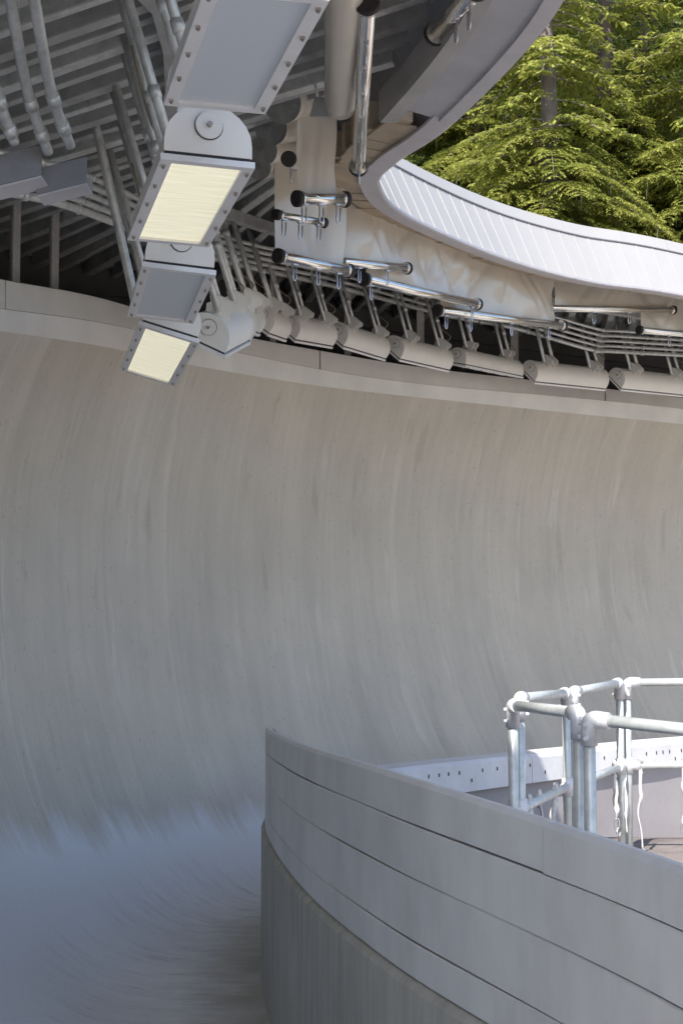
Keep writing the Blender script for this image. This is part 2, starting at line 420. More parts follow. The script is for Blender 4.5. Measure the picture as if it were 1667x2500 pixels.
def mat_glass(lit):
    m, nt, b = new_mat('lit_lamp_lens' if lit else 'frosted_lamp_lens'); L = nt.links.new; N = nt.nodes.new
    tc = N('ShaderNodeTexCoord')
    w = N('ShaderNodeTexWave'); w.bands_direction = 'X'; w.inputs['Scale'].default_value = 22; w.inputs['Distortion'].default_value = 1.5; w.inputs['Detail'].default_value = 3
    w.inputs['Detail Scale'].default_value = 0.7
    L(tc.outputs['Object'], w.inputs['Vector'])
    if lit:
        mp = N('ShaderNodeMapping'); mp.inputs['Scale'].default_value = (70, 2.2, 1); L(tc.outputs['Object'], mp.inputs[0])
        n = N('ShaderNodeTexNoise'); n.inputs['Scale'].default_value = 1.6; n.inputs['Detail'].default_value = 5; L(mp.outputs[0], n.inputs['Vector'])
        r = ramp(nt, [(0.3, (0.74, 0.69, 0.48)), (0.5, (0.83, 0.79, 0.59)), (0.7, (0.90, 0.88, 0.71))]); L(n.outputs[0], r.inputs[0])
        L(r.outputs[0], b.inputs['Base Color'])
        L(r.outputs[0], b.inputs['Emission Color']); b.inputs['Emission Strength'].default_value = 0.32
        b.inputs['Roughness'].default_value = 0.25
    else:
        r = ramp(nt, [(0.2, (0.56, 0.60, 0.65)), (0.8, (0.64, 0.68, 0.73))]); L(w.outputs[0], r.inputs[0])
        L(r.outputs[0], b.inputs['Base Color']); b.inputs['Roughness'].default_value = 0.22
    bp = N('ShaderNodeBump'); bp.inputs['Strength'].default_value = 0.12; bp.inputs['Distance'].default_value = 0.003
    L(w.outputs[0], bp.inputs['Height']); L(bp.outputs[0], b.inputs['Normal'])
    return m
M['lens'] = mat_glass(False); M['lens_lit'] = mat_glass(True)

# ------------------------------------------------------------------ stations of the curve
# inner wall, track-side face in plan (X, Y)
I_N = [V(p) for p in ((1.75, -8, 0), (1.5, -3, 0), (1.25, 1.5, 0), (0.98, 4.1, 0), (0.20, 6.9, 0), (-0.32, 9.4, 0), (-0.66, 12, 0),
                      (-0.60, 13.7, 0), (-0.25, 15.0, 0), (0.48, 16.0, 0), (1.64, 17.2, 0), (3.6, 19.0, 0), (4.77, 20.0, 0), (8.0, 22.5, 0), (13.0, 25.5, 0))]
# lip of the bank (foot of the pale band)
L_N = [V((-1.7, -8, H(-0.4))), V((-2.1, -3, H(0.0))), V((-2.5, 1.5, H(0.6))), V((-2.75, 4.8, H(1.15))), V((-2.92, 7.4, H(1.65))), V((-2.96, 9.8, H(2.12))),
       P(0, 808, 12), P(247, 845, 14.5), P(500, 897, 17), P(800, 945, 20), P(1050, 973, 22), P(1377, 1007, 24), P(1667, 1036, 25.5),
       V((9.6, 27.8, H(3.6))), V((14.6, 30.8, H(3.55)))]
B1_IN = [P(0, 753, 11.93), P(247, 788, 14.42), P(500, 843, 16.92), P(800, 905, 19.92), P(1050, 940, 21.92), P(1377, 969, 23.92), P(1667, 999, 25.42)]
T_IN = [P(0, 679, 12.0), P(247, 726, 14.5), P(500, 800, 17.0), P(800, 858, 20.0), P(1050, 898, 22.0), P(1377, 936, 24), P(1667, 971, 25.5)]
B1_N = [p + (B1_IN[0] - L_N[6]) for p in L_N[:6]] + B1_IN + [p + (B1_IN[-1] - L_N[12]) for p in L_N[13:]]
T_N = [p + (T_IN[0] - L_N[6]) for p in L_N[:6]] + T_IN + [p + (T_IN[-1] - L_N[12]) for p in L_N[13:]]
# roof edge: foot of the white cladding
E_N = [V((0.0, -8, H(4.0))), V((-0.3, -3, H(4.0))), V((-0.48, 0.6, H(4.0))), V((-0.85, 3.9, H(4.0))), V((1.25, 7.3, H(4.0))),  # unseen near nodes shaped to shade the planks and leave railings sunlit
       P(1370, 0, 8.9), P(1105, 296, 11.1), P(965, 395, 12.6), P(925, 452, 13.6), P(1000, 530, 14.9), P(1238, 633, 17.0), P(1447, 688, 18.3), P(1667, 720, 19.4),
       V((8.3, 21.9, H(4.5))), V((13.3, 25.2, H(4.5)))]
FLOOR = H(-2.9)
# where the square cross-sections of the bank meet the inner wall
J_N = I_N[:6] + [V(p) for p in ((-0.66, 12.0, 0), (-0.47, 14.3, 0), (0.28, 15.78, 0), (1.55, 17.1, 0), (3.6, 19.0, 0), (6.0, 21.0, 0), (8.2, 22.65, 0), (11.4, 24.6, 0), (15.6, 26.8, 0))]
NS = len(I_N) - 1
def outward(t):
    """unit plan vector from the inner wall towards the bank"""
    d = cr(L_N, t) - cr(J_N, t); d.z = 0; return d.normalized()
def tang(N_, t):
    d = cr(N_, t + 0.02) - cr(N_, t - 0.02); d.z = 0; return d.normalized()
def normal_of(N_, t):
    """unit plan normal of a plan curve on the bank side"""
    d = tang(N_, t); return V((-d.y, d.x, 0))
def frange(a, b, n): return [a + (b - a) * k / (n - 1) for k in range(n)]
ARC = [0.0]; _ts = frange(0, NS, 561)
for a, b in zip(_ts, _ts[1:]): ARC.append(ARC[-1] + (cr(I_N, b) - cr(I_N, a)).length)
def arc(t):
    x = t / NS * 560; i = min(559, int(x)); return ARC[i] + (ARC[i + 1] - ARC[i]) * (x - i)
ARCL = [0.0]
for a, b in zip(_ts, _ts[1:]): ARCL.append(ARCL[-1] + (cr(L_N, b) - cr(L_N, a)).length)
def arcl(t):
    x = t / NS * 560; i = min(559, int(x)); return ARCL[i] + (ARCL[i + 1] - ARCL[i]) * (x - i)

def section(t, n=46):
    I = cr(J_N, t); Lp = cr(L_N, t)
    o = V((Lp.x - I.x, Lp.y - I.y, 0)); w = o.length; o.normalize()
    Ht = Lp.z - FLOOR
    b = min(0.62, 0.22 * w)
    a0 = min(0.34 * w, 1.1)
    pts = []
    # fillet against the inner wall
    for k in range(5):
        a = math.pi / 2 * k / 4
        pts.append((-0.06 + 0.16 * (1 - math.cos(a)), 0.10 * (1 - math.sin(a))))
    A = w + b - a0; B = 0.66 * Ht
    m = int(n * 0.62)
    for k in range(m + 1):
        th = math.pi / 2 * k / m
        pts.append((a0 + A * math.sin(th) ** 0.95, 0.02 * 0 + B * (1 - math.cos(th))))
    m2 = n - m
    for k in range(1, m2 + 1):
        s_ = k / m2
        pts.append((w + b - b * s_ ** 2.0, B + (Ht - B) * s_))
    return [V((I.x, I.y, FLOOR)) + o * a + UP * z for a, z in pts]

# ------------------------------------------------------------------ ground
gm = MB()
def ground_z(x, y):
    d = max(0.0, y - 35 - 0.10 * x) if x < 40 else max(0.0, y - 31)
    z = H(-4.2) + min(46.0, 0.52 * d)
    e = max(0.0, -x - 14); z = max(z, H(-4.2) + min(30, 0.35 * e))
    return z + 0.5 * math.sin(x * 0.21 + 1) * math.sin(y * 0.17) * min(1, d / 10)
gx = [-400, -200, -120, -80] + list(range(-60, 61, 3)) + [80, 120, 200, 400]
gy = [-400, -200, -100, -50, -30] + list(range(-20, 101, 3)) + [130, 180, 260, 400, 700]
gm.loft([[V((x, y, ground_z(x, y))) for x in gx] for y in gy])
g = link('ground', gm.fixed('ground'), M['ground']); g['kind'] = 'structure'

pm = MB()
def pave_z(x, y):
    f = min(1, max(0, (y - 10.2) / (17.6 - 10.2))); return H(-1.46) + (H(-2.79) - H(-1.46)) * f
rows = []
for k in range(50):
    t = 1 + 13 * k / 49
    I = cr(I_N, t); q = I - outward(t) * 0.28
    rows.append(q)
# grid of the plaza inside the bend
ys = frange(-4, 24, 57)
tt = frange(0.5, NS, 400)
def inner_x(y):
    best = None
    for t in tt:
        p = cr(I_N, t) + normal_of(I_N, t) * -0.30
        if best is None or abs(p.y - y) < best[0]: best = (abs(p.y - y), p.x)
    return best[1]
prow = []
for y in ys:
    x0 = inner_x(y)
    prow.append([V((x0 + (24 - x0) * (s ** 1.6), y, 0)) for s in frange(0, 1, 24)])
for r in prow:
    for v in r: v.z = pave_z(v.x, v.y)
pm.loft(prow)
pv = link('pavement', pm.fixed('pavement'), M['pave']); pv['kind'] = 'structure'

am = MB()  # slab added out of view to bounce sunlight up onto bank and lamps
am.loft([[V((x, y, pave_z(x, y) + 0.006)) for x in frange(5.6 if y < 17 else 6.2, 23.5, 12)] for y in frange(-3.5, 18.5, 45)])
ap = link('added_bounce_slab', am.fixed('added_bounce_slab'), M['bounce_slab']); ap['kind'] = 'structure'

# ------------------------------------------------------------------ the run: bank, gutter, lip
track = thing('sled_track', V((0, 12, FLOOR)), 'banked grey concrete curve of a sled run sweeping under the roof', 'sled track')
ts = frange(0, NS, 300)
bm_ = MB(); rws = []; uvs = []
for t in ts:
    s_ = section(t); rws.append(s_)
    sv = 0.0; row = []
    u0, u1 = arc(t), arcl(t)
    for k, p in enumerate(s_):
        if k: sv += (p - s_[k - 1]).length
        w = min(1.0, sv / 6.0)
        row.append(((u0 * 0.35 + u1 * 0.65), sv))
    uvs.append(row)
bm_.loft(rws, True, uvs)
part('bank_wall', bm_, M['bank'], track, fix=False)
# pale band and upper board of the lip, with thickness behind
def band(name, A, B, mat, back=0.0, seg=None):
    mb = MB(); rows = []; uv = []
    for t in ts:
        a, b_ = cr(A, t), cr(B, t); rows.append([a, a + (b_ - a) * 0.5, b_]); x = arcl(t)
        L_ = (b_ - a).length; uv.append([(x, 0), (x, L_ / 2), (x, L_)])
    mb.loft(rows, True, uv)
    return mb
part('lip_slope', band('lip_slope', L_N, B1_N, M['lip_band']), M['lip_band'], track, fix=False)
# upper boards: long panels butted end to end with fine open joints
jt = [0, 2.2, 4.1, 6.06, 8.93, 11.35, 12.9, NS]
for a, b_ in zip(jt, jt[1:]):
    mb = MB(); rows = []; uv = []
    e = 0.006
    for t in frange(a + e, b_ - e, max(8, int((b_ - a) * 16))):
        p0, p1 = cr(B1_N, t), cr(T_N, t); o = outward(t)
        p0 = p0 + UP * 0.004
        rows.append([p0, p0 + (p1 - p0) * 0.96, p1 + o * 0.03, p1 + o * 0.45, p0 + o * 0.45])
        x = arcl(t); uv.append([(x, 0), (x, .4), (x, .43), (x, .8), (x, 1.2)])
    mb.loft(rows, False, uv, close=True, endcaps=True)
    part('lip_board', mb, M['lip_band_warm'], track)
# concrete back of the bank
mb = MB(); rows = []
for t in frange(0, NS, 120):
    o = outward(t); p = cr(B1_N, t)
    rows.append([p + o * 0.40, p + o * 0.75 - UP * 1.2, V((p.x, p.y, FLOOR - 1.2)) + o * 0.8])
mb.loft(rows); part('bank_back', mb, M['outer_conc'], track, fix=False)

# ------------------------------------------------------------------ inner wall with planks, coping
wall = thing('inner_wall', V((0.2, 8, FLOOR)), 'low inner wall of stacked grey planks on a concrete base', 'wall')
CT = H(-1.60)                                 # top of the concrete
def wall_top(t): return cr([H(-0.66), H(-0.66), H(-0.67), H(-0.70), H(-0.695), H(-0.76), H(-0.84), H(-0.90), H(-0.95)] + [H(-1.0)] * 6, t)
def conc_top(t): return cr([H(-1.48)] * 3 + [H(-1.50), H(-1.58), H(-1.64), H(-1.65), H(-1.66), H(-1.62), H(-1.85), H(-1.86), H(-1.82), H(-1.80), H(-1.8), H(-1.8)], t)
mb = MB(); rows = []; uv = []
rnd = random.Random(3)
for k, t in enumerate(frange(0, NS, 520)):
    p = cr(I_N, t); n = -normal_of(I_N, t)            # towards the centre
    z = conc_top(t); j = rnd.uniform(-0.006, 0.006); j2 = rnd.uniform(-0.008, 0.008)
    q = V((p.x, p.y, 0))
    rows.append([q + UP * (FLOOR - 1.0), q + UP * FLOOR, q + UP * (z - 0.035 + j), q + n * (0.022 + j * 0.5) + UP * (z - 0.01 + j2), q + n * 0.05 + UP * z, q + n * 0.28 + UP * z, q + n * 0.29 + UP * (FLOOR - 1.0)])
    x = arc(t); uv.append([(x, -1), (x, 0), (x, 1.2), (x, 1.23), (x, 1.27), (x, 1.5), (x, 3)])
mb.loft(rows, False, uv)
part('concrete_base', mb, M['inner_conc'], wall, fix=False)
# rendered face towards the plaza
mb = MB(); rows = []; uv = []
for t in frange(6, NS, 160):
    p = cr(I_N, t); n = -normal_of(I_N, t); q = V((p.x, p.y, 0)) + n * 0.31
    z = conc_top(t) - 0.005
    rows.append([q + UP * z, q + UP * (FLOOR - 0.6)]); x = arc(t); uv.append([(x, 0), (x, 2)])
mb.loft(rows, True, uv); part('plaza_face', mb, M['outer_conc'], wall, fix=False)
# planks, four rows; joints as in the photograph
ROWS = [(0.0, 0.225), (0.225, 0.50), (0.50, 0.815), (0.815, 1.0)]
JOINTS = [[0.4, 2.62, 3.40, 5.72, 6.14], [0.4, 1.9, 5.42, 6.14], [0.4, 2.3, 4.98, 6.14], [0.4, 2.9, 4.66, 6.14]]
for r_, ((f0, f1), js) in enumerate(zip(ROWS, JOINTS)):
    for k_, (a, b_) in enumerate(zip(js, js[1:])):
        mb = MB(); rows = []; uv = []
        jo = random.Random(r_ * 31 + k_); off = jo.uniform(-0.0025, 0.0025); roll = jo.uniform(-0.004, 0.004)
        g0 = 0.0022 if r_ else 0; warp = jo.uniform(0, 6)
        for t in frange(a + 0.0022, b_ - 0.0022, max(10, int((b_ - a) * 22))):
            p = cr(I_N, t); n = -normal_of(I_N, t); zt = wall_top(t); zc = conc_top(t)
            h = zt - zc
            z1 = zt - h * f0 - g0 - 0.002 * math.sin(t * 5 + warp) * (1 if r_ else 0); z0 = zt - h * f1 + 0.0022 + 0.002 * math.sin(t * 4 + warp * 2)
            q = V((p.x, p.y, 0)) + n * (0.030 + off)
            c = 0.006 if r_ else 0.02
            rows.append([q + UP * (z0 + 0.004), q + n * (roll) + UP * (z1 - c), q + n * (c + roll) + UP * z1, q + n * 0.055 + UP * (z1 - 0.002), q + n * 0.055 + UP * z0, q + n * 0.006 + UP * z0])
            x = arc(t); uv.append([(x + r_ * 9, z0), (x + r_ * 9, z1 - c), (x + r_ * 9, z1), (x + r_ * 9, z1 + .05), (x + r_ * 9, z1 + .3), (x + r_ * 9, z0 - .02)])
        mb.loft(rows, False, uv, close=True, endcaps=True)
        part('plank', mb, M['plank'], wall)
# dark backing behind the planks so that joints read as shadow
mb = MB(); rows = []
for t in frange(0.5, 6.12, 120):
    p = cr(I_N, t); n = -normal_of(I_N, t); q = V((p.x, p.y, 0))
    rows.append([q + n * 0.088 + UP * (conc_top(t) + 0.004), q + n * 0.088 + UP * (wall_top(t) - 0.012), q + n * 0.11 + UP * (wall_top(t) - 0.012), q + n * 0.11 + UP * (conc_top(t) + 0.004)])
mb.loft(rows, False, close=True, endcaps=True); part('backing_board', mb, M['dark_steel'], wall)
# white coping of the far side
coping = thing('wall_coping', cr(I_N, 10) + UP * CT, 'thick white concrete coping dotted with bolts beyond the tube railings', 'coping')
cj = [8.02, 10.2, 11.45, 12.6, NS]
for a, b_ in zip(cj, cj[1:]):
    mb = MB(); rows = []; uv = []
    for t in frange(a, b_ - 0.004, int((b_ - a) * 20) + 4):
        p = cr(I_N, t); n = -normal_of(I_N, t); q = V((p.x, p.y, 0)); z = conc_top(t)
        zt = cr([H(-1.53)] * 9 + [H(-1.53), H(-1.53), H(-1.52), H(-1.52), H(-1.5), H(-1.5)], t)
        rows.append([q - n * 0.03 + UP * (z + 0.004), q - n * 0.03 + UP * (zt - 0.05), q + n * 0.03 + UP * (zt + 0.02), q + n * 0.34 + UP * (zt + 0.012), q + n * 0.40 + UP * (zt - 0.03), q + n * 0.40 + UP * (z + 0.004)])
        x = arc(t); uv.append([(x, 0), (x, .3), (x, .4), (x, .7), (x, .76), (x, 1.1)])
    mb.loft(rows, False, uv, close=True, endcaps=True); part('coping_block', mb, M['coping'], coping)
for k in range(34):
    t = 9.05 + k * 0.125 + rnd.uniform(-0.015, 0.015)
    p = cr(I_N, t); n = -normal_of(I_N, t); tg = tang(I_N, t)
    z = H(-1.64) - (0.0 if k % 5 else 0.10)
    c = V((p.x, p.y, z)) + n * 0.402
    mb = MB(); mb.box(c, tg * 0.008, n * 0.005, UP * 0.02); part('bolt', mb, M['dark_bolt'], coping)

# ------------------------------------------------------------------ roof
roof = thing('track_roof', V((-1, 14, H(4.0))), 'cantilevered roof with ribbed steel underside and curved white clad edge', 'roof')
def O_(t):
    o = outward(t); p = cr(T_N, t) + o * 1.3; f = min(1, max(0, (t - 7.0) / 2.0)); return V((p.x, p.y, p.z + 0.62 + 0.55 * f * f * (3 - 2 * f)))
def Edeck(t):
    n = normal_of(E_N, t); e = cr(E_N, t); o = O_(t) - e; o.z = 0; o.normalize(); d = (n * 0.8 + o * 0.2).normalized()
    return e + d * (0.45 if t < 5.95 else 0.60) + UP * 0.56
def roof_pt(t, s, dz=0.0):
    a, b_ = Edeck(t), O_(t); return a + (b_ - a) * s + UP * dz
def prof(t, pts):
    e = cr(E_N, t); o = O_(t) - e; o.z = 0; o.normalize(); n = normal_of(E_N, t)
    d = (n * 0.8 + o * 0.2).normalized()
    return [e + d * a + UP * z for a, z in pts]
# ribbed deck sheets: each sheet a part
edges = frange(1.45, NS, 57)
for a, b_ in zip(edges, edges[1:]):
    mb = MB(); rows = []
    Lm = ((roof_pt(b_, 0.5) - roof_pt(a, 0.5)).length)
    nw = max(2, int(Lm / 0.16))
    for k in range(nw):
        for f, dz in ((0.0, 0.0), (0.34, 0.0), (0.42, 0.055), (0.92, 0.055)):
            t = a + (b_ - a) * min(0.999, (k + f) / nw)
            rows.append([roof_pt(t, s, dz) for s in (0.0, 0.33, 0.66, 1.0)])
    rows.append([roof_pt(b_ - 0.002, s, 0.0) for s in (0.0, 0.33, 0.66, 1.0)])
    mb.loft(rows, False); part('deck_sheet', mb, M['deck'], roof, fix=False)
# top sheet
mb = MB(); rows = []
for t in frange(1.45, NS, 140):
    rows.append([prof(t, [(0.48, 0.875)])[0], O_(t) + UP * 0.5, O_(t) + UP * -0.05])
mb.loft(rows, False); part('top_sheet', mb, M['fascia'], roof, fix=False)
# radial rafters
for k, t in enumerate(frange(1.5, 13.6, 67)):
    mb = MB()
    a, b_ = roof_pt(t, 0.02, -0.075), roof_pt(t, 0.985, -0.075)
    tg = tang(E_N, t)
    u = (b_ - a).normalized()
    w = 0.035 if k % 2 else 0.05; h = 0.06 if k % 2 else 0.07
    sx = u.cross(UP).normalized()
    # C-channel: web and two flanges
    mb.box((a + b_) / 2, (b_ - a) / 2, sx * 0.006, UP * h)
    for sg in (-1, 1):
        mb.box((a + b_) / 2 + UP * sg * h + sx * w, (b_ - a) / 2, sx * w, UP * 0.006)
    part('rafter', mb, M['galv'] if k % 3 == 0 else M['dark_steel'], roof)
# girders along the run
for s_, w, h, mt in ((0.40, 0.10, 0.12, 'dark_steel'),):
    tsg = frange(2.4, 13.8, 24)
    for a, b_ in zip(tsg, tsg[1:]):
        mb = MB(); mb.bar(roof_pt(a, s_, -0.21), roof_pt(b_, s_, -0.21), w, h)
        part('girder', mb, M[mt], roof)
# dark boarding behind the lip
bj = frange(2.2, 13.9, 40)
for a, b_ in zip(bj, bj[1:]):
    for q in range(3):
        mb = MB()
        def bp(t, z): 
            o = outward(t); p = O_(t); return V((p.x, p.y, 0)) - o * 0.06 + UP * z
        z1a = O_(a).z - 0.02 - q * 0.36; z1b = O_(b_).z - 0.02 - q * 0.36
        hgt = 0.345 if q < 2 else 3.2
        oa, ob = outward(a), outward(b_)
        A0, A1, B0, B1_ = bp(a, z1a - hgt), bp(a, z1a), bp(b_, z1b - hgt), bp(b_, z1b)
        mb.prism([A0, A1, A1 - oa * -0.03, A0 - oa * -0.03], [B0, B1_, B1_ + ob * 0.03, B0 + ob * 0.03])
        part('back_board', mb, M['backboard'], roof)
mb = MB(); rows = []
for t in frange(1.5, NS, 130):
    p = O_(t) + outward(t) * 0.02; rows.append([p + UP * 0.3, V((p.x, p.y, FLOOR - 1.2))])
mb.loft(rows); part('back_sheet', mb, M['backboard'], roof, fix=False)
# fascia: standing-seam panels, top flashing, soffit trim, plywood
WHITE = [(0.0, 0.0), (0.30, 0.60)]
pe = []
t = 6.05
while t < 13.9:
    pe.append(t)
    L_ = (cr(E_N, min(NS, t + 0.05)) - cr(E_N, t)).length / 0.05
    t += 0.30 / max(0.5, L_)
for a, b_ in zip(pe, pe[1:]):
    g_ = (b_ - a) * 0.012
    mb = MB()
    sec = [(0.0, 0.0), (0.34, 0.70), (0.37, 0.685), (0.03, -0.015)]
    mb.loft([prof(x, sec) for x in frange(a + g_, b_ - g_, 5)], False, close=True, endcaps=True)
    pnl = part('cladding_panel', mb, M['fascia'], roof)
    # standing seam at the panel's edge
    sm = MB(); q = prof(b_, [(-0.006, 0.004), (0.327, 0.69)]); tg = tang(E_N, b_) * 0.006
    nn = prof(b_, [(0.012, -0.002), (0.345, 0.685)])
    sm.prism([q[0] - tg, q[0] + tg, nn[0] + tg, nn[0] - tg], [q[1] - tg, q[1] + tg, nn[1] + tg, nn[1] - tg])
    sub('standing_seam', sm, M['fascia'], pnl)
fe = frange(6.0, 13.9, 22)
for a, b_ in zip(fe, fe[1:]):
    mb = MB(); sec = [(0.338, 0.712), (0.424, 0.885), (0.50, 0.885), (0.40, 0.71)]
    mb.loft([prof(x, sec) for x in frange(a, b_ - 0.002, 18)], False, close=True, endcaps=True); part('cap_flashing', mb, M['fascia'], roof)
    mb = MB(); sec = [(0.320, 0.697), (0.328, 0.713), (0.385, 0.716), (0.385, 0.694)]
    mb.loft([prof(x, sec) for x in frange(a, b_ - 0.0005, 18)], False, close=True, endcaps=True); part('flashing_joint', mb, M['seam'], roof)
te = frange(5.95, 13.9, 24)
for a, b_ in zip(te, te[1:]):
    mb = MB(); sec = [(-0.012, 0.015), (-0.012, -0.012), (0.01, -0.022), (0.185, -0.005), (0.185, 0.02)]
    mb.loft([prof(x, sec) for x in frange(a, b_ - 0.003, 6)], False, close=True, endcaps=True); part('soffit_trim', mb, M['trim'], roof)
ye = frange(6.2, 13.9, 40)
for k, (a, b_) in enumerate(zip(ye, ye[1:])):
    mb = MB(); dz = random.uniform(-0.008, 0.008); wv = random.uniform(0.42, 0.50)
    sec = [(0.175, 0.03 + dz), (0.175, 0.055 + dz), (wv, 0.10 + dz), (wv, 0.075 + dz)]
    mb.loft([prof(x, sec) for x in frange(a + 0.004, b_ - 0.004, 3)], False, close=True, endcaps=True); part('soffit_board', mb, M['plywood'], roof)
# near arm: steel edge channel and box beam seen from beneath
for a, b_ in zip(frange(1.48, 5.98, 5), frange(1.48, 5.98, 5)[1:]):
    mb = MB(); sec = [(0.0, -0.03), (0.13, -0.03), (0.13, -0.005), (0.42, 0.06), (0.42, 0.80), (0.39, 0.80), (0.39, 0.085), (0.10, 0.02), (0.03, 0.62), (0.0, 0.62)]
    mb.loft([prof(x, sec) for x in frange(a, b_ - 0.003, 12)], False, close=True, endcaps=True); part('edge_channel', mb, M['lilac_steel'], roof)
    mb = MB(); sec = [(0.47, -0.06), (0.60, -0.06), (0.60, 0.20), (0.47, 0.20)]
    mb.loft([prof(x, sec) for x in frange(a, b_ - 0.003, 12)], False, close=True, endcaps=True); part('edge_beam', mb, M['beam_grey'], roof)
# timber blocking at the nose of the roof
for k, t in enumerate((6.15, 6.42, 6.68, 6.95, 7.25, 7.6)):
    mb = MB(); sec = [(0.24, 0.06), (0.47, 0.10), (0.47, 0.34), (0.24, 0.34)]
    mb.loft([prof(x, sec) for x in (t, t + 0.10)], False, close=True, endcaps=True); part('timber_block', mb, M['plywood'], roof)

# ------------------------------------------------------------------ floodlights under the roof
def roof_under(p):
    """height of the deck above a plan point, and station"""
    best = None
    for t in frange(3, 13.5, 150):
        a, b_ = Edeck(t), O_(t); d = b_ - a; d2 = V((d.x, d.y, 0)); q = V((p.x - a.x, p.y - a.y, 0))
        s_ = max(0, min(1, q.dot(d2) / d2.length_squared)); r = (q - d2 * s_).length
        if best is None or r < best[0]: best = (r, (a + d * s_).z, t)
    return best[1], best[2]
W2, LL = 0.215, 1.27
def arc_profile(w, n=12, skirt=0.06):
    pts = [(-w, 0.0), (-w, skirt)]
    for k in range(1, n): a = math.pi * (1 - k / n); pts.append((w * math.cos(a), skirt + w * 0.92 * math.sin(a)))
    return pts + [(w, skirt), (w, 0.0)]
def lm(fn):
    mb = MB(); fn(mb); return mb.fixed('lamp_mesh')
X_, Y_, Z_ = V((1, 0, 0)), V((0, 1, 0)), V((0, 0, 1))
def _shell(mb):
    pr = arc_profile(W2)
    mb.loft([[V((x, y, z)) for y, z in pr] for x in (0.012, LL - 0.012)], True)
def _cap(x0, x1):
    def f(mb):
        pr = arc_profile(W2 + 0.004); mb.prism([V((x0, y, z)) for y, z in pr], [V((x1, y, z)) for y, z in pr])
    return f
def _disc(x0, sg):
    def f(mb): mb.tube([V((x0, 0, 0.145)), V((x0 + sg * 0.012, 0, 0.145))], 0.068, 24, True, False)
    return f
def _ringline(x0, sg):
    def f(mb): mb.tube([V((x0, 0, 0.145)), V((x0 + sg * 0.006, 0, 0.145))], 0.072, 24, True, False)
    return f
def _dbolt(x0, sg):
    def f(mb): mb.tube([V((x0, 0, 0.145)), V((x0 + sg * 0.02, 0, 0.145))], 0.014, 8, True, False)
    return f
def _gasket(mb): mb.box(V((LL / 2, 0, -0.008)), X_ * (LL / 2 - 0.004), Y_ * (W2 - 0.006), Z_ * 0.0075)
def _frame(mb):
    w = W2 + 0.02
    for sg in (-1, 1):
        mb.box(V((LL / 2, sg * (w - 0.03), -0.032)), X_ * (LL / 2), Y_ * 0.03, Z_ * 0.016)
    mb.box(V((0.022, 0, -0.0322)), X_ * 0.022, Y_ * (w - 0.0605), Z_ * 0.0155)
    mb.box(V((LL - 0.022, 0, -0.0322)), X_ * 0.022, Y_ * (w - 0.0605), Z_ * 0.0155)
def _lens(mb):
    mb.box(V((LL / 2, 0, -0.026)), X_ * (LL / 2 - 0.04), Y_ * (W2 - 0.036), Z_ * 0.006)
def _clip(mb):
    mb.box(V((0, 0, -0.054)), X_ * 0.012, Y_ * 0.008, Z_ * 0.005); mb.tube([V((0, 0, -0.058)), V((0, 0, -0.066))], 0.005, 6, True, False)
def _bracket(mb):
    # folded plate with notched ears, standing on the shell
    out = [(-0.10, 0.0), (0.10, 0.0), (0.13, 0.10), (0.10, 0.13), (0.13, 0.17), (0.06, 0.20), (-0.11, 0.20), (-0.13, 0.15), (-0.09, 0.10)]
    for x in (-0.045, 0.045):
        mb.prism([V((x - 0.004, y, 0.22 + z)) for y, z in out], [V((x + 0.004, y, 0.22 + z)) for y, z in out])
    mb.box(V((0, -0.01, 0.335)), X_ * 0.041, Y_ * 0.06, Z_ * 0.004)
def _plug(mb):
    mb.box(V((LL - 0.10, 0.10, 0.265)), X_ * 0.03, Y_ * 0.022, Z_ * 0.03)
LMESH = dict(shell=lm(_shell), cap0=lm(_cap(0, 0.012)), cap1=lm(_cap(LL - 0.012, LL)), disc0=lm(_disc(-0.006, -1)), disc1=lm(_disc(LL + 0.006, 1)),
             ring0=lm(_ringline(0, -1)), ring1=lm(_ringline(LL, 1)),
             db0=lm(_dbolt(-0.018, -1)), db1=lm(_dbolt(LL + 0.018, 1)), gasket=lm(_gasket), frame=lm(_frame), lens=None, clip=lm(_clip), bracket=lm(_bracket), plug=lm(_plug))
LENS_OFF, LENS_ON = lm(_lens), lm(_lens)
NEAR = [(655, -45, 5.17), (509, 377, 6.9), (439, 643, 8.9), (417, 801, 10.6), (494, 836, 12.3), (566, 803, 13.8), (594, 785, 15.3), (625, 788, 16.7), (694, 806, 18.1),
        (814, 824, 19.4), (955, 857, 20.6), (1112, 885, 21.7), (1288, 914, 22.7), (1499, 931, 23.7)]
FAR = {0: (525, 243, 6.4), 1: (413, 573, 8.1), 2: (391, 771, 10.2), 3: (366, 905, 11.75)}
TILT = [0, 1, 4, 15, 26, 32, 36, 38, 40, 40, 40, 14, 42, 44]
WHO = ['unlit floodlight whose rear end almost touches the next lit one, lens reflecting grey',
       'lit floodlight with glowing yellow lens and large round end plate', 'unlit grey lens floodlight hanging between two lit ones',
       'short looking lit floodlight tilted at the turn of the lamp row', 'floodlight turned away just past the last lit one',
       'floodlight with its end plate behind coiled cable past the turn', 'floodlight at the narrow start of the receding row',
       'cream floodlight second after the tight bunch at the turn', 'cream floodlight third after the tight bunch at the turn',
       'cream floodlight fourth after the tight bunch at the turn, bright shell', 'cream floodlight next to the one tipped flat',
       'cream floodlight tipped flat so that its bolted underside shows', 'cream floodlight hanging right after the flat tipped one',
       'cream floodlight last of the receding row under the far roof']
near_w = [P(*n) for n in NEAR]
DOWNROD = 0.30
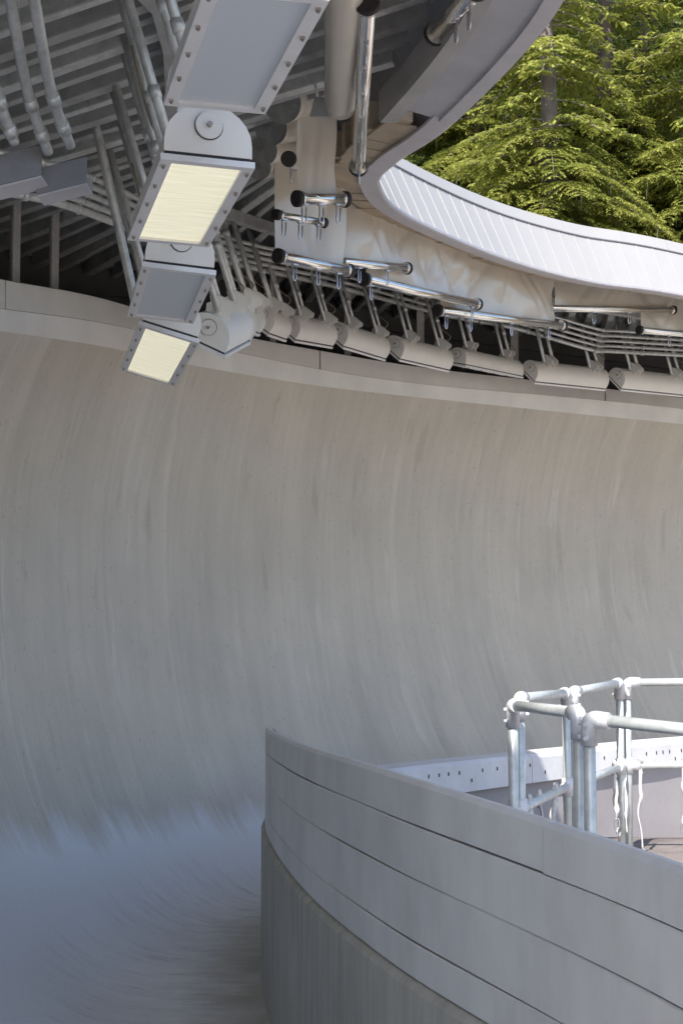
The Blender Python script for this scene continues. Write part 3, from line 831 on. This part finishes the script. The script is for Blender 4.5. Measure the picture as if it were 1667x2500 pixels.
for i, a in enumerate(near_w):
    if i in FAR: b_ = P(*FAR[i])
    elif i + 1 < len(near_w): b_ = near_w[i + 1]
    else: b_ = a + (a - near_w[i - 1])
    if i >= 5:
        h0 = V((b_.x - a.x, b_.y - a.y, 0)).normalized(); b_ = b_ + V((-h0.y, h0.x, 0)) * (0.10 if i < 9 else 0.17)
    xa = (b_ - a).normalized()
    hor = V((xa.x, xa.y, 0)).normalized(); out = V((-hor.y, hor.x, 0))      # bank side
    ya = xa.cross(UP).normalized() * -1.0                                    # roughly out
    if ya.dot(out) < 0: ya = -ya
    za = xa.cross(ya).normalized()
    if za.z < 0: za = -za
    tl = math.radians(TILT[i])
    # tilt: the lens normal (-z) swings towards the bank
    y2 = ya * math.cos(tl) + za * math.sin(tl); z2 = za * math.cos(tl) - ya * math.sin(tl)
    if xa.cross(y2).dot(z2) < 0: y2m = -y2
    else: y2m = y2
    R = Matrix((xa, y2m, z2)).transposed().to_4x4()
    sxl = 1.0 if i < 4 else max(0.85, 0.89 * (b_ - a).length / LL); swl = 1.0 if i < 6 else 0.90
    M4 = Matrix.Translation(a) @ R @ Matrix.Diagonal((sxl, swl, swl, 1))
    t_ = thing('floodlight', a, WHO[i], 'floodlight', 'floodlights hung in a curved row over the bank')
    t_.rotation_euler = R.to_euler(); t_.scale = (sxl, swl, swl)
    t_['_o'] = (0, 0, 0)
    lit = i in (1, 3)
    sh = link('shell', LMESH['shell'], M['lamp_paint'], t_)
    for k_ in ('0', '1'):
        c = link('end_plate', LMESH['cap' + k_], M['lamp_paint'], t_)
        link('disc_shadow_gap', LMESH['ring' + k_], M['gasket'], c)
        link('disc', LMESH['disc' + k_], M['lamp_paint'], c); link('disc_bolt', LMESH['db' + k_], M['bolt'], c)
    link('gasket', LMESH['gasket'], M['gasket'], t_)
    fr = link('lens_frame', LMESH['frame'], M['lamp_frame'], t_)
    link('lens', LENS_ON if lit else LENS_OFF, M['lens_lit'] if lit else M['lens'], t_)
    for sg in (-1, 1):
        for k in range(5):
            c = link('clip', LMESH['clip'], M['bolt'], fr); c.location = (0.08 + k * (LL - 0.16) / 4, sg * (W2 - 0.005), 0)
    link('plug', LMESH['plug'], M['cable'], sh)
    inv = M4.inverted()
    for bx in (0.24, LL - 0.22):
        br = link('bracket', LMESH['bracket'], M['lamp_paint'], t_); br.location = (bx, 0, -0.02)
        for dx in (-0.075, 0.075):
            foot = M4 @ V((bx + dx, 0, 0.28))
            zt, _ = roof_under(foot)
            ln = max(0.5, zt - foot.z)
            top = foot + out * (DOWNROD * ln) + UP * ln
            zt, _ = roof_under(top); ln = max(0.5, zt - foot.z - 0.0); top = foot + out * (DOWNROD * ln) + UP * ln
            mb = MB(); mb.tube([inv @ foot, inv @ top], 0.029 if i < 5 else 0.026, 10)
            ln_ = (top - foot).length; u = (top - foot).normalized()
            rod = part('hanger_rod', mb, M['galv'], t_)
            if i < 6 or dx > 0:
                cp = MB(); q = foot + u * ln_ * random.uniform(0.3, 0.5)
                cp.tube([inv @ q, inv @ (q + u * 0.07)], 0.036, 10); link('coupling', cp.fixed('coupling'), M['galv'], rod)
        nut = MB(); nut.tube([inv @ (M4 @ V((bx, 0.0, 0.28))), inv @ (M4 @ V((bx, 0.0, 0.34)))], 0.012, 6); part('bracket_bolt', nut, M['bolt'], t_)
    # feed cable looping from the rods to the plug
    q0 = M4 @ V((LL - 0.10, 0.10, 0.29)); q3 = M4 @ V((LL - 0.18, 0.0, 0.28)) + out * 0.25 + UP * 0.75
    q1 = q0 + UP * 0.10 - out * 0.14; q2 = (q0 + q3) / 2 - UP * 0.06 - out * 0.05
    pts = [inv @ cr([q0, q1, q2, q3], x) for x in frange(0, 3, 16)]
    mb = MB(); mb.tube(pts, 0.009, 6); part('feed_cable', mb, M['cable'], t_)

# ------------------------------------------------------------------ weather curtains with weight pipes
def pipe_parts(root, a, b_, r, cap0=True, cap1=True, hooks=(), capr=1.45):
    mb = MB(); mb.tube([a, b_], r, 18); part('weight_pipe', mb, M['chrome'], root)
    u = (b_ - a).normalized()
    for on, p, d in ((cap0, a, -u), (cap1, b_, u)):
        if not on: continue
        mb = MB(); rr = r * capr
        mb.tube([p - d * 0.022, p - d * 0.018, p + d * 0.018, p + d * 0.025], [rr * 0.94, rr, rr, rr * 0.88], 20)
        cp = part('rubber_end', mb, M['rubber'], root)
        rg = MB(); rg.tube([p - d * 0.05, p - d * 0.024], rr * 0.94, 20); sub('collar', rg, M['chrome'], cp)
    for h in hooks:
        p = a + (b_ - a) * h - UP * (r - 0.004)
        mb = MB(); w = 0.022
        x = u * w
        mb.tube([p - x, p - x - UP * 0.13, p - x * 0.6 - UP * 0.155, p + x * 0.6 - UP * 0.155, p + x - UP * 0.13, p + x - UP * 0.03], 0.0075, 7)
        mb.box(p - UP * 0.004, u * 0.035, u.cross(UP).normalized() * 0.018, UP * 0.006)
        part('tie_hook', mb, M['hook'], root)
def curtain(label, a, b_, r, ztop, s0=0.03, s1=0.97, hooks=(), cap0=True, cap1=True, seed=0, fold=0.035, grp=None, lean=0.0):
    root = thing('weather_curtain', a, label, 'curtain', 'rolled weather curtains along the roof edge')
    pipe_parts(root, a, b_, r, cap0, cap1, hooks)
    rd = random.Random(seed)
    u = (b_ - a); nrm = V((-u.y, u.x, 0)).normalized()
    L_ = u.length
    mb = MB(); rows = []
    ph = [rd.uniform(0, 6.28) for _ in range(6)]
    nx, nz = max(18, int(L_ / 0.05)), 22
    ridges = [(rd.uniform(0.05, 0.95), rd.uniform(-0.8, 0.8), rd.uniform(0.03, 0.07), rd.uniform(0.3, 1.0)) for _ in range(6)]
    for k in range(nz + 1):
        f = k / nz; row = []
        for j in range(nx + 1):
            s_ = s0 + (s1 - s0) * j / nx
            p = a + u * s_
            z = p.z + r * 0.3 + (ztop - p.z - r * 0.3) * f
            amp = fold * math.sin(math.pi * min(1, f * 1.15 + 0.02)) 
            d = amp * 0.5 * (math.sin(s_ * L_ * 3.1 + ph[0] + f * 2.5) + 0.6 * math.sin(s_ * L_ * 6.3 + ph[1] - f * 4) + 0.5 * math.sin(f * 6 + s_ * L_ * 2 + ph[2]))
            for (c, sl_, wd, am) in ridges:
                dd = (s_ - c - sl_ * (f - 0.4) * 0.5) * L_
                d += fold * am * math.exp(-(dd / wd) ** 2) * math.sin(math.pi * min(1, f))
            row.append(V((p.x, p.y, z)) + nrm * (d + r * 0.9 + lean * f) )
        rows.append(row)
    mb.loft(rows, True); part('tarpaulin', mb, M['tarp'], root, fix=False)
    # hem sleeve over the pipe
    mb = MB()
    for q0, q1 in ((s0, s1),):
        mb.box(a + u * ((q0 + q1) / 2) + nrm * (r + 0.008) + UP * (r * 0.3 + 0.02), u * ((q1 - q0) / 2), nrm * 0.004, UP * 0.045)
    part('hem', mb, M['tarp'], root)
    # grommet rings near the top
    for q in (0.06, 0.94):
        p = a + u * (s0 + (s1 - s0) * q) + UP * (ztop - a.z) * 0.86 - nrm * 0.02
        ring = [p + (u.normalized() * math.cos(x) + UP * math.sin(x) * 1.5) * 0.035 for x in frange(0, 2 * math.pi, 13)]
        mb = MB(); mb.tube(ring, 0.006, 6, False); part('eyelet_ring', mb, M['cable_pale'], root)
    return root
rp = 0.05
curtain('short glossy beige curtain hung under the roof nose above a thick capped pipe', P(726, 485, 11.6), P(842, 487, 11.95), 0.048, P(780, 235, 11.8).z, 0.08, 0.90, (0.14, 0.5, 0.86), seed=1, fold=0.02)
curtain('wrinkled beige curtain reaching lowest at the left of the row', P(680, 625, 13.2), P(851, 661, 14.0), 0.05, P(760, 330, 13.4).z, 0.0, 0.97, (0.22, 0.55, 0.85), seed=2, fold=0.05)
curtain('creased beige curtain behind the lowest hanging one', P(836, 640, 14.5), P(993, 655, 15.5), 0.048, P(900, 470, 14.8).z, 0.04, 0.93, (0.25, 0.68), cap0=False, seed=3, fold=0.05)
curtain('long beige curtain below the bend of the white edge', P(890, 682, 14.9), P(1164, 743, 17.0), 0.052, P(1030, 540, 15.8).z, 0.05, 0.95, (0.05, 0.95), seed=4, fold=0.05)
curtain('long beige curtain with a bright slanting crease', P(1068, 758, 16.6), P(1372, 795, 18.8), 0.052, P(1200, 600, 17.6).z, 0.035, 0.96, (0.24, 0.56, 0.88, 0.06), seed=5, fold=0.05)
curtain('shallow beige curtain rolled up high under the straight white edge', P(1345, 753, 18.7), P(1642, 757, 20.2), 0.045, P(1480, 655, 19.4).z, 0.04, 0.97, (0.33, 0.62), cap0=False, seed=6, fold=0.03)
curtain('beige curtain beyond the shallow rolled one', P(1560, 806, 20.0), P(1790, 826, 21.4), 0.045, P(1660, 690, 20.5).z, 0.04, 0.97, (0.3, 0.7), seed=7, fold=0.04)
def loose_pipe(label, a, b_, r, hooks=(), **k):
    root = thing('weight_pipe_assembly', a, label, 'curtain pipe', 'curtain weight pipes')
    pipe_parts(root, a, b_, r, hooks=hooks, **k); return root
loose_pipe('short polished pipe with black end and three tie hooks in front of curtain', P(676, 524, 12.55), P(790, 544, 12.95), 0.034, (0.15, 0.5, 0.9))
loose_pipe('polished pipe pointing under the roof nose, seen by its black end', P(705, 388, 11.3), P(722, 398, 12.3), 0.045, (0.3,))
loose_pipe('long polished pipe running towards the viewer beside the fat rolled curtain', P(897, 8, 8.55), P(875, 408, 11.4), 0.052, (0.15, 0.3, 0.45, 0.6, 0.75, 0.93), capr=1.5)
loose_pipe('beige looking polished pipe beside the grey edge beam of the roof', P(1166, -30, 8.65), P(1064, 82, 9.55), 0.058, (0.2, 0.5))
# rolled-up curtains
def roll(label, a, b_, r, ends):
    root = thing('rolled_curtain', a, label, 'rolled curtain', 'rolled up curtains at the roof nose')
    mb = MB(); n = 14; u = (b_ - a)
    pts = [a + u * (k / n) for k in range(n + 1)]
    mb.tube(pts, [r * (0.88 if k in (0, n) else 1.0 + 0.02 * math.sin(k * 2.1)) for k in range(n + 1)], 22)
    part('rolled_tarpaulin', mb, M['tarp'], root)
    un = u.normalized()
    if ends:
        mb = MB(); mb.tube([a - un * 0.012, a + un * 0.004], r * 1.03, 24, True, False); e = part('end_disc', mb, M['roll_end'], root)
        mb = MB(); mb.tube([a - un * 0.03, a - un * 0.012], r * 0.14, 10, True, False); sub('hub', mb, M['bolt'], e)
    return root
roll('fat smooth rolled curtain slung below the roof pointing to the viewer', P(832, 258, 10.6), P(842, -60, 8.3), 0.128, False)
roll('largest dark disc end of a rolled curtain beside the upper floodlight', P(690, 252, 11.5), P(790, 236, 12.3), 0.160, True)
roll('second dark disc end of a rolled curtain below the largest', P(662, 314, 12.1), P(770, 300, 13.2), 0.140, True)
roll('third dark disc end of a rolled curtain going down the stack', P(645, 368, 12.7), P(760, 360, 13.8), 0.125, True)
roll('lowest dark disc end of a rolled curtain in the stack', P(634, 408, 13.2), P(745, 405, 14.3), 0.115, True)
mp_ = thing('mounting_plate', P(815, 255, 10.9), 'dark steel plate holding the end of the fat rolled curtain', 'plate')
mb = MB(); c = P(812, 262, 10.95); mb.box(c, V((0.16, 0, 0)), V((0, 0.012, 0)), V((0.02, 0, 0.08))); part('plate', mb, M['dark_steel'], mp_, 0.004)
mb = MB(); mb.tube([c + V((-0.12, 0, 0.08)), c + V((-0.17, 0.1, 0.45))], 0.012, 6); part('stay', mb, M['galv'], mp_)

# ------------------------------------------------------------------ conduits, posts, troughs under the roof
def conduit(label, pts, r, mat='galv', coup=(), group='conduits under the roof', n=10, sm=30):
    root = thing('conduit', pts[0], label, 'conduit', group)
    path = [cr(pts, x) for x in frange(0, len(pts) - 1, sm)]
    mb = MB(); mb.tube(path, r, n); part('pipe', mb, M[mat], root)
    for c in coup:
        a = cr(pts, c); b_ = cr(pts, c + 0.06); d = (b_ - a).normalized()
        mb = MB(); mb.tube([a - d * 0.035, a + d * 0.035], r * 1.28, n); part('coupling', mb, M['galv'], root)
    return root
conduit('steel conduit ending in a trough, farthest from the hanger rods', [P(-75, -60, 6.6), P(-10, 215, 7.2), P(36, 348, 7.5)], 0.030, coup=(1.2, 1.75))
conduit('steel conduit with two couplings dropping to the trough edge', [P(20, -40, 6.6), P(66, 215, 7.3), P(118, 372, 7.7)], 0.030, coup=(1.2, 1.7))
conduit('steel conduit with two couplings next to the hanger rods', [P(78, -40, 6.6), P(124, 215, 7.3), P(172, 356, 7.7)], 0.030, coup=(1.15, 1.65))
conduit('stout steel post hanging from the roof by the lamp row', [P(178, 62, 10.6), P(200, 150, 10.7), P(330, 735, 11.0)], 0.036, coup=())
def trough(label, a, b_, h, d):
    root = thing('cable_trough', a, label, 'trough', 'pale steel troughs')
    u = (b_ - a); out = V((0.0, 1, 0))
    mb = MB(); mb.box((a + b_) / 2 + out * d / 2, u / 2, out * d / 2, UP * 0.006); part('bottom', mb, M['lilac_steel'], root, 0.003)
    mb = MB(); mb.box((a + b_) / 2 + UP * (h / 2 + 0.006), u / 2, out * 0.005, UP * h / 2); part('front_flange', mb, M['seam'], root)
    mb = MB(); mb.box((a + b_) / 2 + UP * (h * 0.3 + 0.006) + out * d, u / 2, out * 0.005, UP * h * 0.3); part('back_flange', mb, M['dark_steel'], root)
    return root
trough('pale steel trough taking the steel conduits, farther from the hanger rods', P(-60, 470, 7.6), P(102, 430, 7.75), 0.17, 0.20)
trough('pale steel trough beside the tall hanger rods', P(92, 478, 7.9), P(212, 448, 8.0), 0.15, 0.18)
# service pipes following the bend
base = [P(-60, 455, 9.9), P(130, 492, 10.8), P(270, 540, 12.2), P(420, 600, 14.2), P(600, 650, 17.0), P(820, 700, 19.8), P(1089, 770, 22.4), P(1250, 800, 22.8), P(1436, 852, 23.2), P(1500, 858, 23.5), P(1760, 872, 24.6)]
for k in range(5):
    off = UP * (0.085 * k) + V((-0.05 * k, 0.04 * k, 0)) * 0
    pts = [p + off * (1 if j >= 5 else 0.75) + V((0.03 * k, 0, 0)) for j, p in enumerate(base)]
    conduit(['lowest', 'second lowest', 'middle', 'second highest', 'highest'][k] + ' of five parallel service pipes following the bend under the roof', pts, 0.026 if k else 0.034, 'galv', coup=(0.6, 1.4, 2.3, 6.5, 7.2, 8.2, 9.3), group='service pipes following the bend', n=8, sm=90)
# stub posts between lip and roof
def lip_post(label, t, w=0.17):
    o = outward(t); tg = tang(T_N, t)
    p = cr(T_N, t) + o * 0.24 - UP * 0.02
    top, _ = roof_under(p)
    root = thing('lip_post', p, label, 'post', 'steel posts between the lip and the roof')
    h = top - p.z - 0.02
    mb = MB(); mb.box(p + UP * h / 2, tg * (w / 2), o * 0.008, UP * h / 2)
    mb.box(p + UP * h / 2 + tg * (w / 2) + o * 0.045, tg * 0.007, o * 0.045, UP * h / 2); part('post', mb, M['beam_grey'], root)
    mb = MB(); mb.box(p + UP * 0.01, tg * (w * 0.7), o * 0.10, UP * 0.008); part('base_plate', mb, M['galv'], root)
for k, t in enumerate((5.85, 6.18, 6.42, 6.78, 8.62, 9.28, 10.0, 10.7, 11.4, 12.1)):
    lip_post(['flat steel post on the lip farthest from the tall hanger rods', 'flat steel post on the lip, first by the troughs', 'flat steel post on the lip below the service pipes', 'flat steel post on the lip nearest the tall hanger rods',
              'steel post half hidden behind the bunched lamps', 'steel post behind the third receding lamp', 'steel post behind the bright shelled receding lamp', 'steel post behind the flat tipped lamp',
              'steel post behind the lamp after the flat tipped one', 'steel post behind the last lamp of the row'][k], t)
# small flood boxes on the dark boarding of the far side
for px, py, D, lab in ((860, 700, 22.0, 'grey box shaped fitting hung under the far roof'),):
    root = thing('equipment_box', P(px, py, D), lab, 'box')
    c = P(px, py, D); mb = MB(); mb.box(c, V((0.24, 0.1, 0)), V((-0.06, 0.16, 0)), UP * 0.17); part('housing', mb, M['lilac_steel'], root, 0.03)
    mb = MB(); mb.box(c + V((0.0, -0.02, -0.19)), V((0.2, 0.08, 0)), V((-0.05, 0.13, 0)), UP * 0.012); part('grille', mb, M['gasket'], root)

# ------------------------------------------------------------------ tube railings
PR = 0.0245
def railing(label, pa, pb, mid=True, postb=True):
    za = pave_z(pa.x, pa.y); zb = pave_z(pb.x, pb.y)
    root = thing('tube_railing', V((pa.x, pa.y, za)), label, 'railing', 'galvanised tube railings')
    u = (pb - pa).normalized(); hz = V((u.x, u.y, 0)).normalized()
    def post(p, z):
        mb = MB(); mb.tube([V((p.x, p.y, z - 0.02)), p - UP * 0.0], PR, 16); o = part('post', mb, M['galv_pipe'], root)
        f = MB(); f.tube([V((p.x, p.y, z + 0.001)), V((p.x, p.y, z + 0.012))], 0.055, 16); sub('foot_plate', f, M['fitting'], o)
    def elbow(p, d):
        mb = MB(); r = PR + 0.0085
        q = [p - UP * 0.105, p - UP * 0.03]
        for k in range(1, 6):
            a = math.pi / 2 * k / 5; q.append(p - UP * 0.03 + UP * 0.03 * math.sin(a) + d * 0.03 * (1 - math.cos(a)))
        q += [p + d * 0.085]
        mb.tube(q, [r, r] + [r * 1.06] * 5 + [r], 16)
        e = part('elbow_fitting', mb, M['fitting'], root)
        for z, dd in ((-0.075, 1), (-0.02, -1)):
            s_ = MB(); sd = V((-d.y, d.x, 0)); c = p + UP * z
            s_.tube([c - sd * (r - 0.004), c - sd * (r + 0.012)], 0.009, 7, True, False); sub('set_screw', s_, M['fitting'], e); s_ = MB()
            s_.tube([c - d * (r - 0.004), c - d * (r + 0.012)], 0.009, 7, True, False); sub('set_screw', s_, M['fitting'], e)
    post(pa, za); elbow(pa, u)
    if postb: post(pb, zb); elbow(pb, -u)
    mb = MB(); mb.tube([pa + u * 0.03, pb - u * 0.03], PR, 16); part('top_rail', mb, M['galv_pipe'], root)
    if mid:
        d = UP * 0.53
        mb = MB(); mb.tube([pa - d + u * 0.03, pb - d - u * 0.03], PR * 0.95, 14); part('middle_rail', mb, M['galv_pipe'], root)
        for p, dd in ((pa, u), (pb, -u)):
            mb = MB(); mb.tube([p - d - UP * 0.05, p - d + UP * 0.05], PR + 0.008, 14); mb.tube([p - d, p - d + dd * 0.075], PR + 0.007, 14); part('tee_fitting', mb, M['fitting'], root)
    return root
nearA, nearB = P(1437, 1755, 5.72), P(1411, 1741, 5.83)
cornB, cornC = P(1251, 1722, 6.90), P(1268, 1705, 7.02)
midC, midD = P(1381, 1692, 8.25), P(1398, 1689, 8.33)
farD, farE = P(1511, 1667, 9.22), P(1529, 1666, 9.30)
railing('galvanised tube railing running closest along the plank wall', nearA, P(1900, 1806, 5.35))
railing('short galvanised railing panel from the near double post to the corner', nearB, cornB)
railing('galvanised railing panel leaving the corner double post', cornC, midC)
railing('galvanised railing panel with straps tied to its middle rail', midD, farD)
railing('galvanised railing panel standing in front of the sunlit coping', farE, P(1860, 1663, 9.3))
# webbing straps hung on the railings
def strap(label, p, L_, seed, hook=True, w=0.016):
    rd = random.Random(seed); root = thing('webbing_strap', p, label, 'strap', 'white straps tied to the railings')
    pts = [p + UP * 0.03, p]
    x = 0.0
    for k in range(1, 9):
        x += rd.uniform(-0.012, 0.012); pts.append(p + V((x, rd.uniform(-0.01, 0.01) - 0.03, -L_ * k / 8)))
    path = [cr(pts, s_) for s_ in frange(0, len(pts) - 1, 30)]
    mb = MB(); rows = []
    for k, q in enumerate(path):
        tw = 0.5 + 1.2 * math.sin(k * 0.21 + seed)
        d = V((math.cos(tw), math.sin(tw), 0)) * w; e = V((-math.sin(tw), math.cos(tw), 0)) * 0.0035
        rows.append([q - d - e, q + d - e, q + d + e, q - d + e])
    mb.loft(rows, True, close=True, endcaps=True); part('webbing', mb, M['strap'], root)
    mb = MB(); mb.tube([p + V((-0.0, -0.03, 0.03)), p + V((0.0, 0.0, 0.045)), p + V((0, 0.03, 0.02)), p + V((0, 0.028, -0.03)), p + V((0, -0.02, -0.045))], 0.012, 7); part('knot', mb, M['strap'], root)
    if hook:
        e = path[-1]; ring = [e + V((0.014 * math.cos(a), 0, -0.035 + 0.036 * math.sin(a))) for a in frange(0, 2 * math.pi, 13)]
        mb = MB(); mb.tube(ring, 0.006, 7, False); mb.tube([e + V((0, 0, -0.07)), e + V((0, 0, -0.1)), e + V((0.015, 0, -0.115)), e + V((0.02, 0, -0.085))], 0.006, 6); part('snap_hook', mb, M['hook'], root)
def on_rail(a, b_, f): return a + (b_ - a) * f - UP * 0.53 + UP * 0.0
strap('white strap with snap hook beside the far double post', on_rail(midD, farD, 0.86), 0.30, 1)
strap('long pale strap looping down on the far double post', on_rail(midD, farD, 1.03), 0.42, 2, False)
strap('thin strap with long snap hook reaching the pavement', on_rail(farE, P(1860, 1663, 9.3), 0.09), 0.52, 3, True, 0.010)
strap('white strap with hook hanging before the sunlit coping', on_rail(farE, P(1860, 1663, 9.3), 0.41), 0.36, 4)
strap('short white strap knotted next to the corner post', on_rail(cornC, midC, 0.16), 0.34, 5)
strap('pale strap beside the knotted one near the corner', on_rail(cornC, midC, 0.36), 0.36, 6, False)
strap('second pale strap hanging from the corner panel', on_rail(cornC, midC, 0.72), 0.34, 8, False)

# ------------------------------------------------------------------ conifers
def make_conifer(seed, Ht, R, zlo, zhi, dens):
    rd = random.Random(seed)
    lv, lf, cv, cf = [], [], [], []
    bmb = MB()
    ang = 0
    def leaf(p, d, s_, L_, w):
        i = len(lv); q = p + d * L_
        side = s_ * w
        m_ = p + d * (L_ * 0.55)
        lv.extend((p, m_ + side, q, m_ - side)); lf.append((i, i + 1, i + 2, i + 3))
    z = 1.2
    while z < Ht - 0.4:
        full = zlo <= z <= zhi
        nb = 5 if full else 3
        for _ in range(nb):
            ang += 2.4 + rd.uniform(-0.5, 0.5)
            rel = z / Ht
            ln = R * (1 - rel) ** 0.62 * rd.choice((0.45, 0.7, 0.9, 1.0, 1.15)) * rd.uniform(0.85, 1.1) + 0.25
            d = V((math.cos(ang), math.sin(ang), 0)); sd = V((-d.y, d.x, 0))
            lift = rd.uniform(0.0, 0.25); droop = rd.uniform(0.3, 0.72)
            def bp(s_): return V((0, 0, z)) + d * (ln * s_) + UP * (lift * ln * s_ - droop * ln * s_ * s_)
            bmb.tube([bp(x) for x in (0, 0.3, 0.6, 0.95)], [0.03, 0.02, 0.012, 0.004], 5, False)
            nt = int((7 if full else 4) + ln * (5.2 if full else 2.2) * dens)
            for k in range(nt):
                s_ = 0.16 + 0.84 * (k + rd.random()) / nt
                for sg in (-1, 1):
                    tl = (0.34 * ln * (1.08 - s_) + 0.16) * rd.uniform(0.7, 1.2)
                    a0 = rd.uniform(0.75, 1.1)
                    td = (d * math.cos(a0) + sd * sg * math.sin(a0)).normalized()
                    p0 = bp(s_); dr = rd.uniform(0.25, 0.75)
                    n = max(3, int(tl / (0.036 if full else 0.12)))
                    ts_ = td.cross(UP)
                    for j in range(n):
                        f = (j + rd.random() * 0.5) / n
                        p = p0 + td * (tl * f) - UP * (dr * tl * f * f) + UP * 0.01
                        for s2 in (-1, 1):
                            aa = rd.uniform(0.55, 1.05)
                            ld = (td * math.cos(aa) + ts_ * s2 * math.sin(aa) - UP * rd.uniform(0.15, 0.7 + 0.7 * f)).normalized()
                            sv = ld.cross(UP).normalized()
                            sv = (sv + UP * rd.uniform(-0.45, 0.45)).normalized()
                            leaf(p, ld, sv, rd.uniform(0.075, 0.13) * (1 if full else 1.8), rd.uniform(0.014, 0.026) * (1 if full else 2.2))
                # lichen streamers
                if full and rd.random() < 0.2:
                    p = bp(s_) + sd * rd.uniform(-0.35, 0.35) * (1.1 - s_) * ln * 0.6 - UP * 0.05
                    L_ = rd.uniform(0.15, 0.62); w = rd.uniform(0.006, 0.014); aa = rd.uniform(0, 3.14)
                    e = V((math.cos(aa), math.sin(aa), 0)) * w; o = V((rd.uniform(-.1, .1), rd.uniform(-.1, .1), 0)) * L_
                    i = len(cv); cv.extend((p - e, p + e, p + e * 1.2 + o * 0.5 - UP * L_ * 0.55, p - e * 1.2 + o * 0.5 - UP * L_ * 0.55, p + o * 0.7 - UP * L_))
                    cf.append((i, i + 1, i + 2, i + 3)); cf.append((i + 3, i + 2, i + 4))
        z += rd.choice((0.10, 0.13, 0.17, 0.42)) / (1.0 if full else 0.8)
    def me(name, v, f):
        m = bpy.data.meshes.new(name); m.from_pydata([tuple(x) for x in v], [], f); m.update(); return m
    tm = MB(); n = 14
    r0 = 0.016 * Ht
    tm.tube([V((0.05 * math.sin(k), 0.05 * math.cos(k * 1.7), Ht * k / n - (0.6 if k == 0 else 0))) for k in range(n + 1)], [r0 * (1 - k / n) ** 0.8 + 0.02 + (0.12 if k == 0 else 0) for k in range(n + 1)], 12)
    return me('crown', lv, lf), me('lichen', cv, cf), tm.mesh('trunk'), bmb.mesh('limbs')
VARS = [make_conifer(11, 25, 4.0, 5.0, 15.5, 1.0), make_conifer(23, 27, 3.6, 4.5, 16.0, 1.0), make_conifer(37, 24, 4.4, 4.0, 14.0, 0.9)]
TREES = [(1345, 36.5, 0, 'leaf', 'bright green hemlock with dark trunk and drooping tiers behind the roof nose'), (1485, 40.0, 1, 'leaf', 'bright hemlock standing between the dark trunk tree and the pale trunk'),
         (1585, 44.5, 2, 'leaf_dark', 'dark fir with a pale sunlit trunk beyond the roof edge'), (1165, 41.5, 1, 'leaf', 'bright hemlock right above the bend of the white edge'),
         (1030, 43.0, 2, 'leaf_dark', 'dark green fir half hidden by the grey edge beam'), (1720, 38.5, 0, 'leaf', 'bright hemlock overhanging the straight white edge'),
         (1260, 50.0, 2, 'leaf_dark', 'dark fir in the second rank behind the dark trunk hemlock'), (1650, 53.0, 1, 'leaf_dark', 'dark fir in the second rank behind the pale trunk'),
         (1430, 55.0, 0, 'leaf_dark', 'dark fir filling the gap between the two trunks'), (1120, 55.0, 0, 'leaf_dark', 'dark fir in the second rank above the bend'),
         (1540, 62.0, 2, 'leaf_dark', 'tall dark fir highest on the slope'), (1330, 66.0, 1, 'leaf_dark', 'tall dark fir far up the slope behind the dark trunk'),
         (1780, 60.0, 2, 'leaf_dark', 'dark fir far up the slope at the end of the white edge'), (1000, 62.0, 1, 'leaf_dark', 'dark fir far up the slope hidden by the roof'),
         (1900, 45.0, 1, 'leaf', 'bright hemlock at the far end of the roof'), (1200, 78.0, 2, 'leaf_dark', 'dark fir crowning the slope above the bend'), (1440, 80.0, 0, 'leaf_dark', 'dark fir crowning the slope between the trunks'), (1640, 76.0, 1, 'leaf_dark', 'dark fir crowning the slope behind the pale trunk'), (1560, 90.0, 1, 'leaf_dark', 'dark fir on the skyline of the slope'), (1320, 92.0, 0, 'leaf_dark', 'dark fir on the skyline behind the dark trunk'), (850, 50.0, 0, 'leaf_dark', 'dark fir behind the roof'), (2050, 52.0, 0, 'leaf_dark', 'dark fir beyond the far end of the roof')]
for k, (px, D, v, lmname, lab) in enumerate(TREES):
    x = (px - 833.5) / F * D * 1.01
    base = V((x, D, ground_z(x, D) - 0.1))
    root = thing('conifer', base, lab, 'tree', 'conifers on the slope behind the run')
    root.rotation_euler = (0, 0, 1.3 * k + 0.4); root.scale = [random.uniform(0.92, 1.1)] * 3
    crown, lich, trunk, limbs = VARS[v]
    link('trunk', trunk, M['bark'], root); lb = link('crown', crown, M['leaf'], root)
    lb.material_slots[0].link = 'OBJECT'; lb.material_slots[0].material = M[lmname]
    link('limbs', limbs, M['branch'], root)['kind'] = 'stuff'; link('lichen', lich, M['lichen'], root)['kind'] = 'stuff'

for o in bpy.data.objects:
    if '_o' in o: del o['_o']
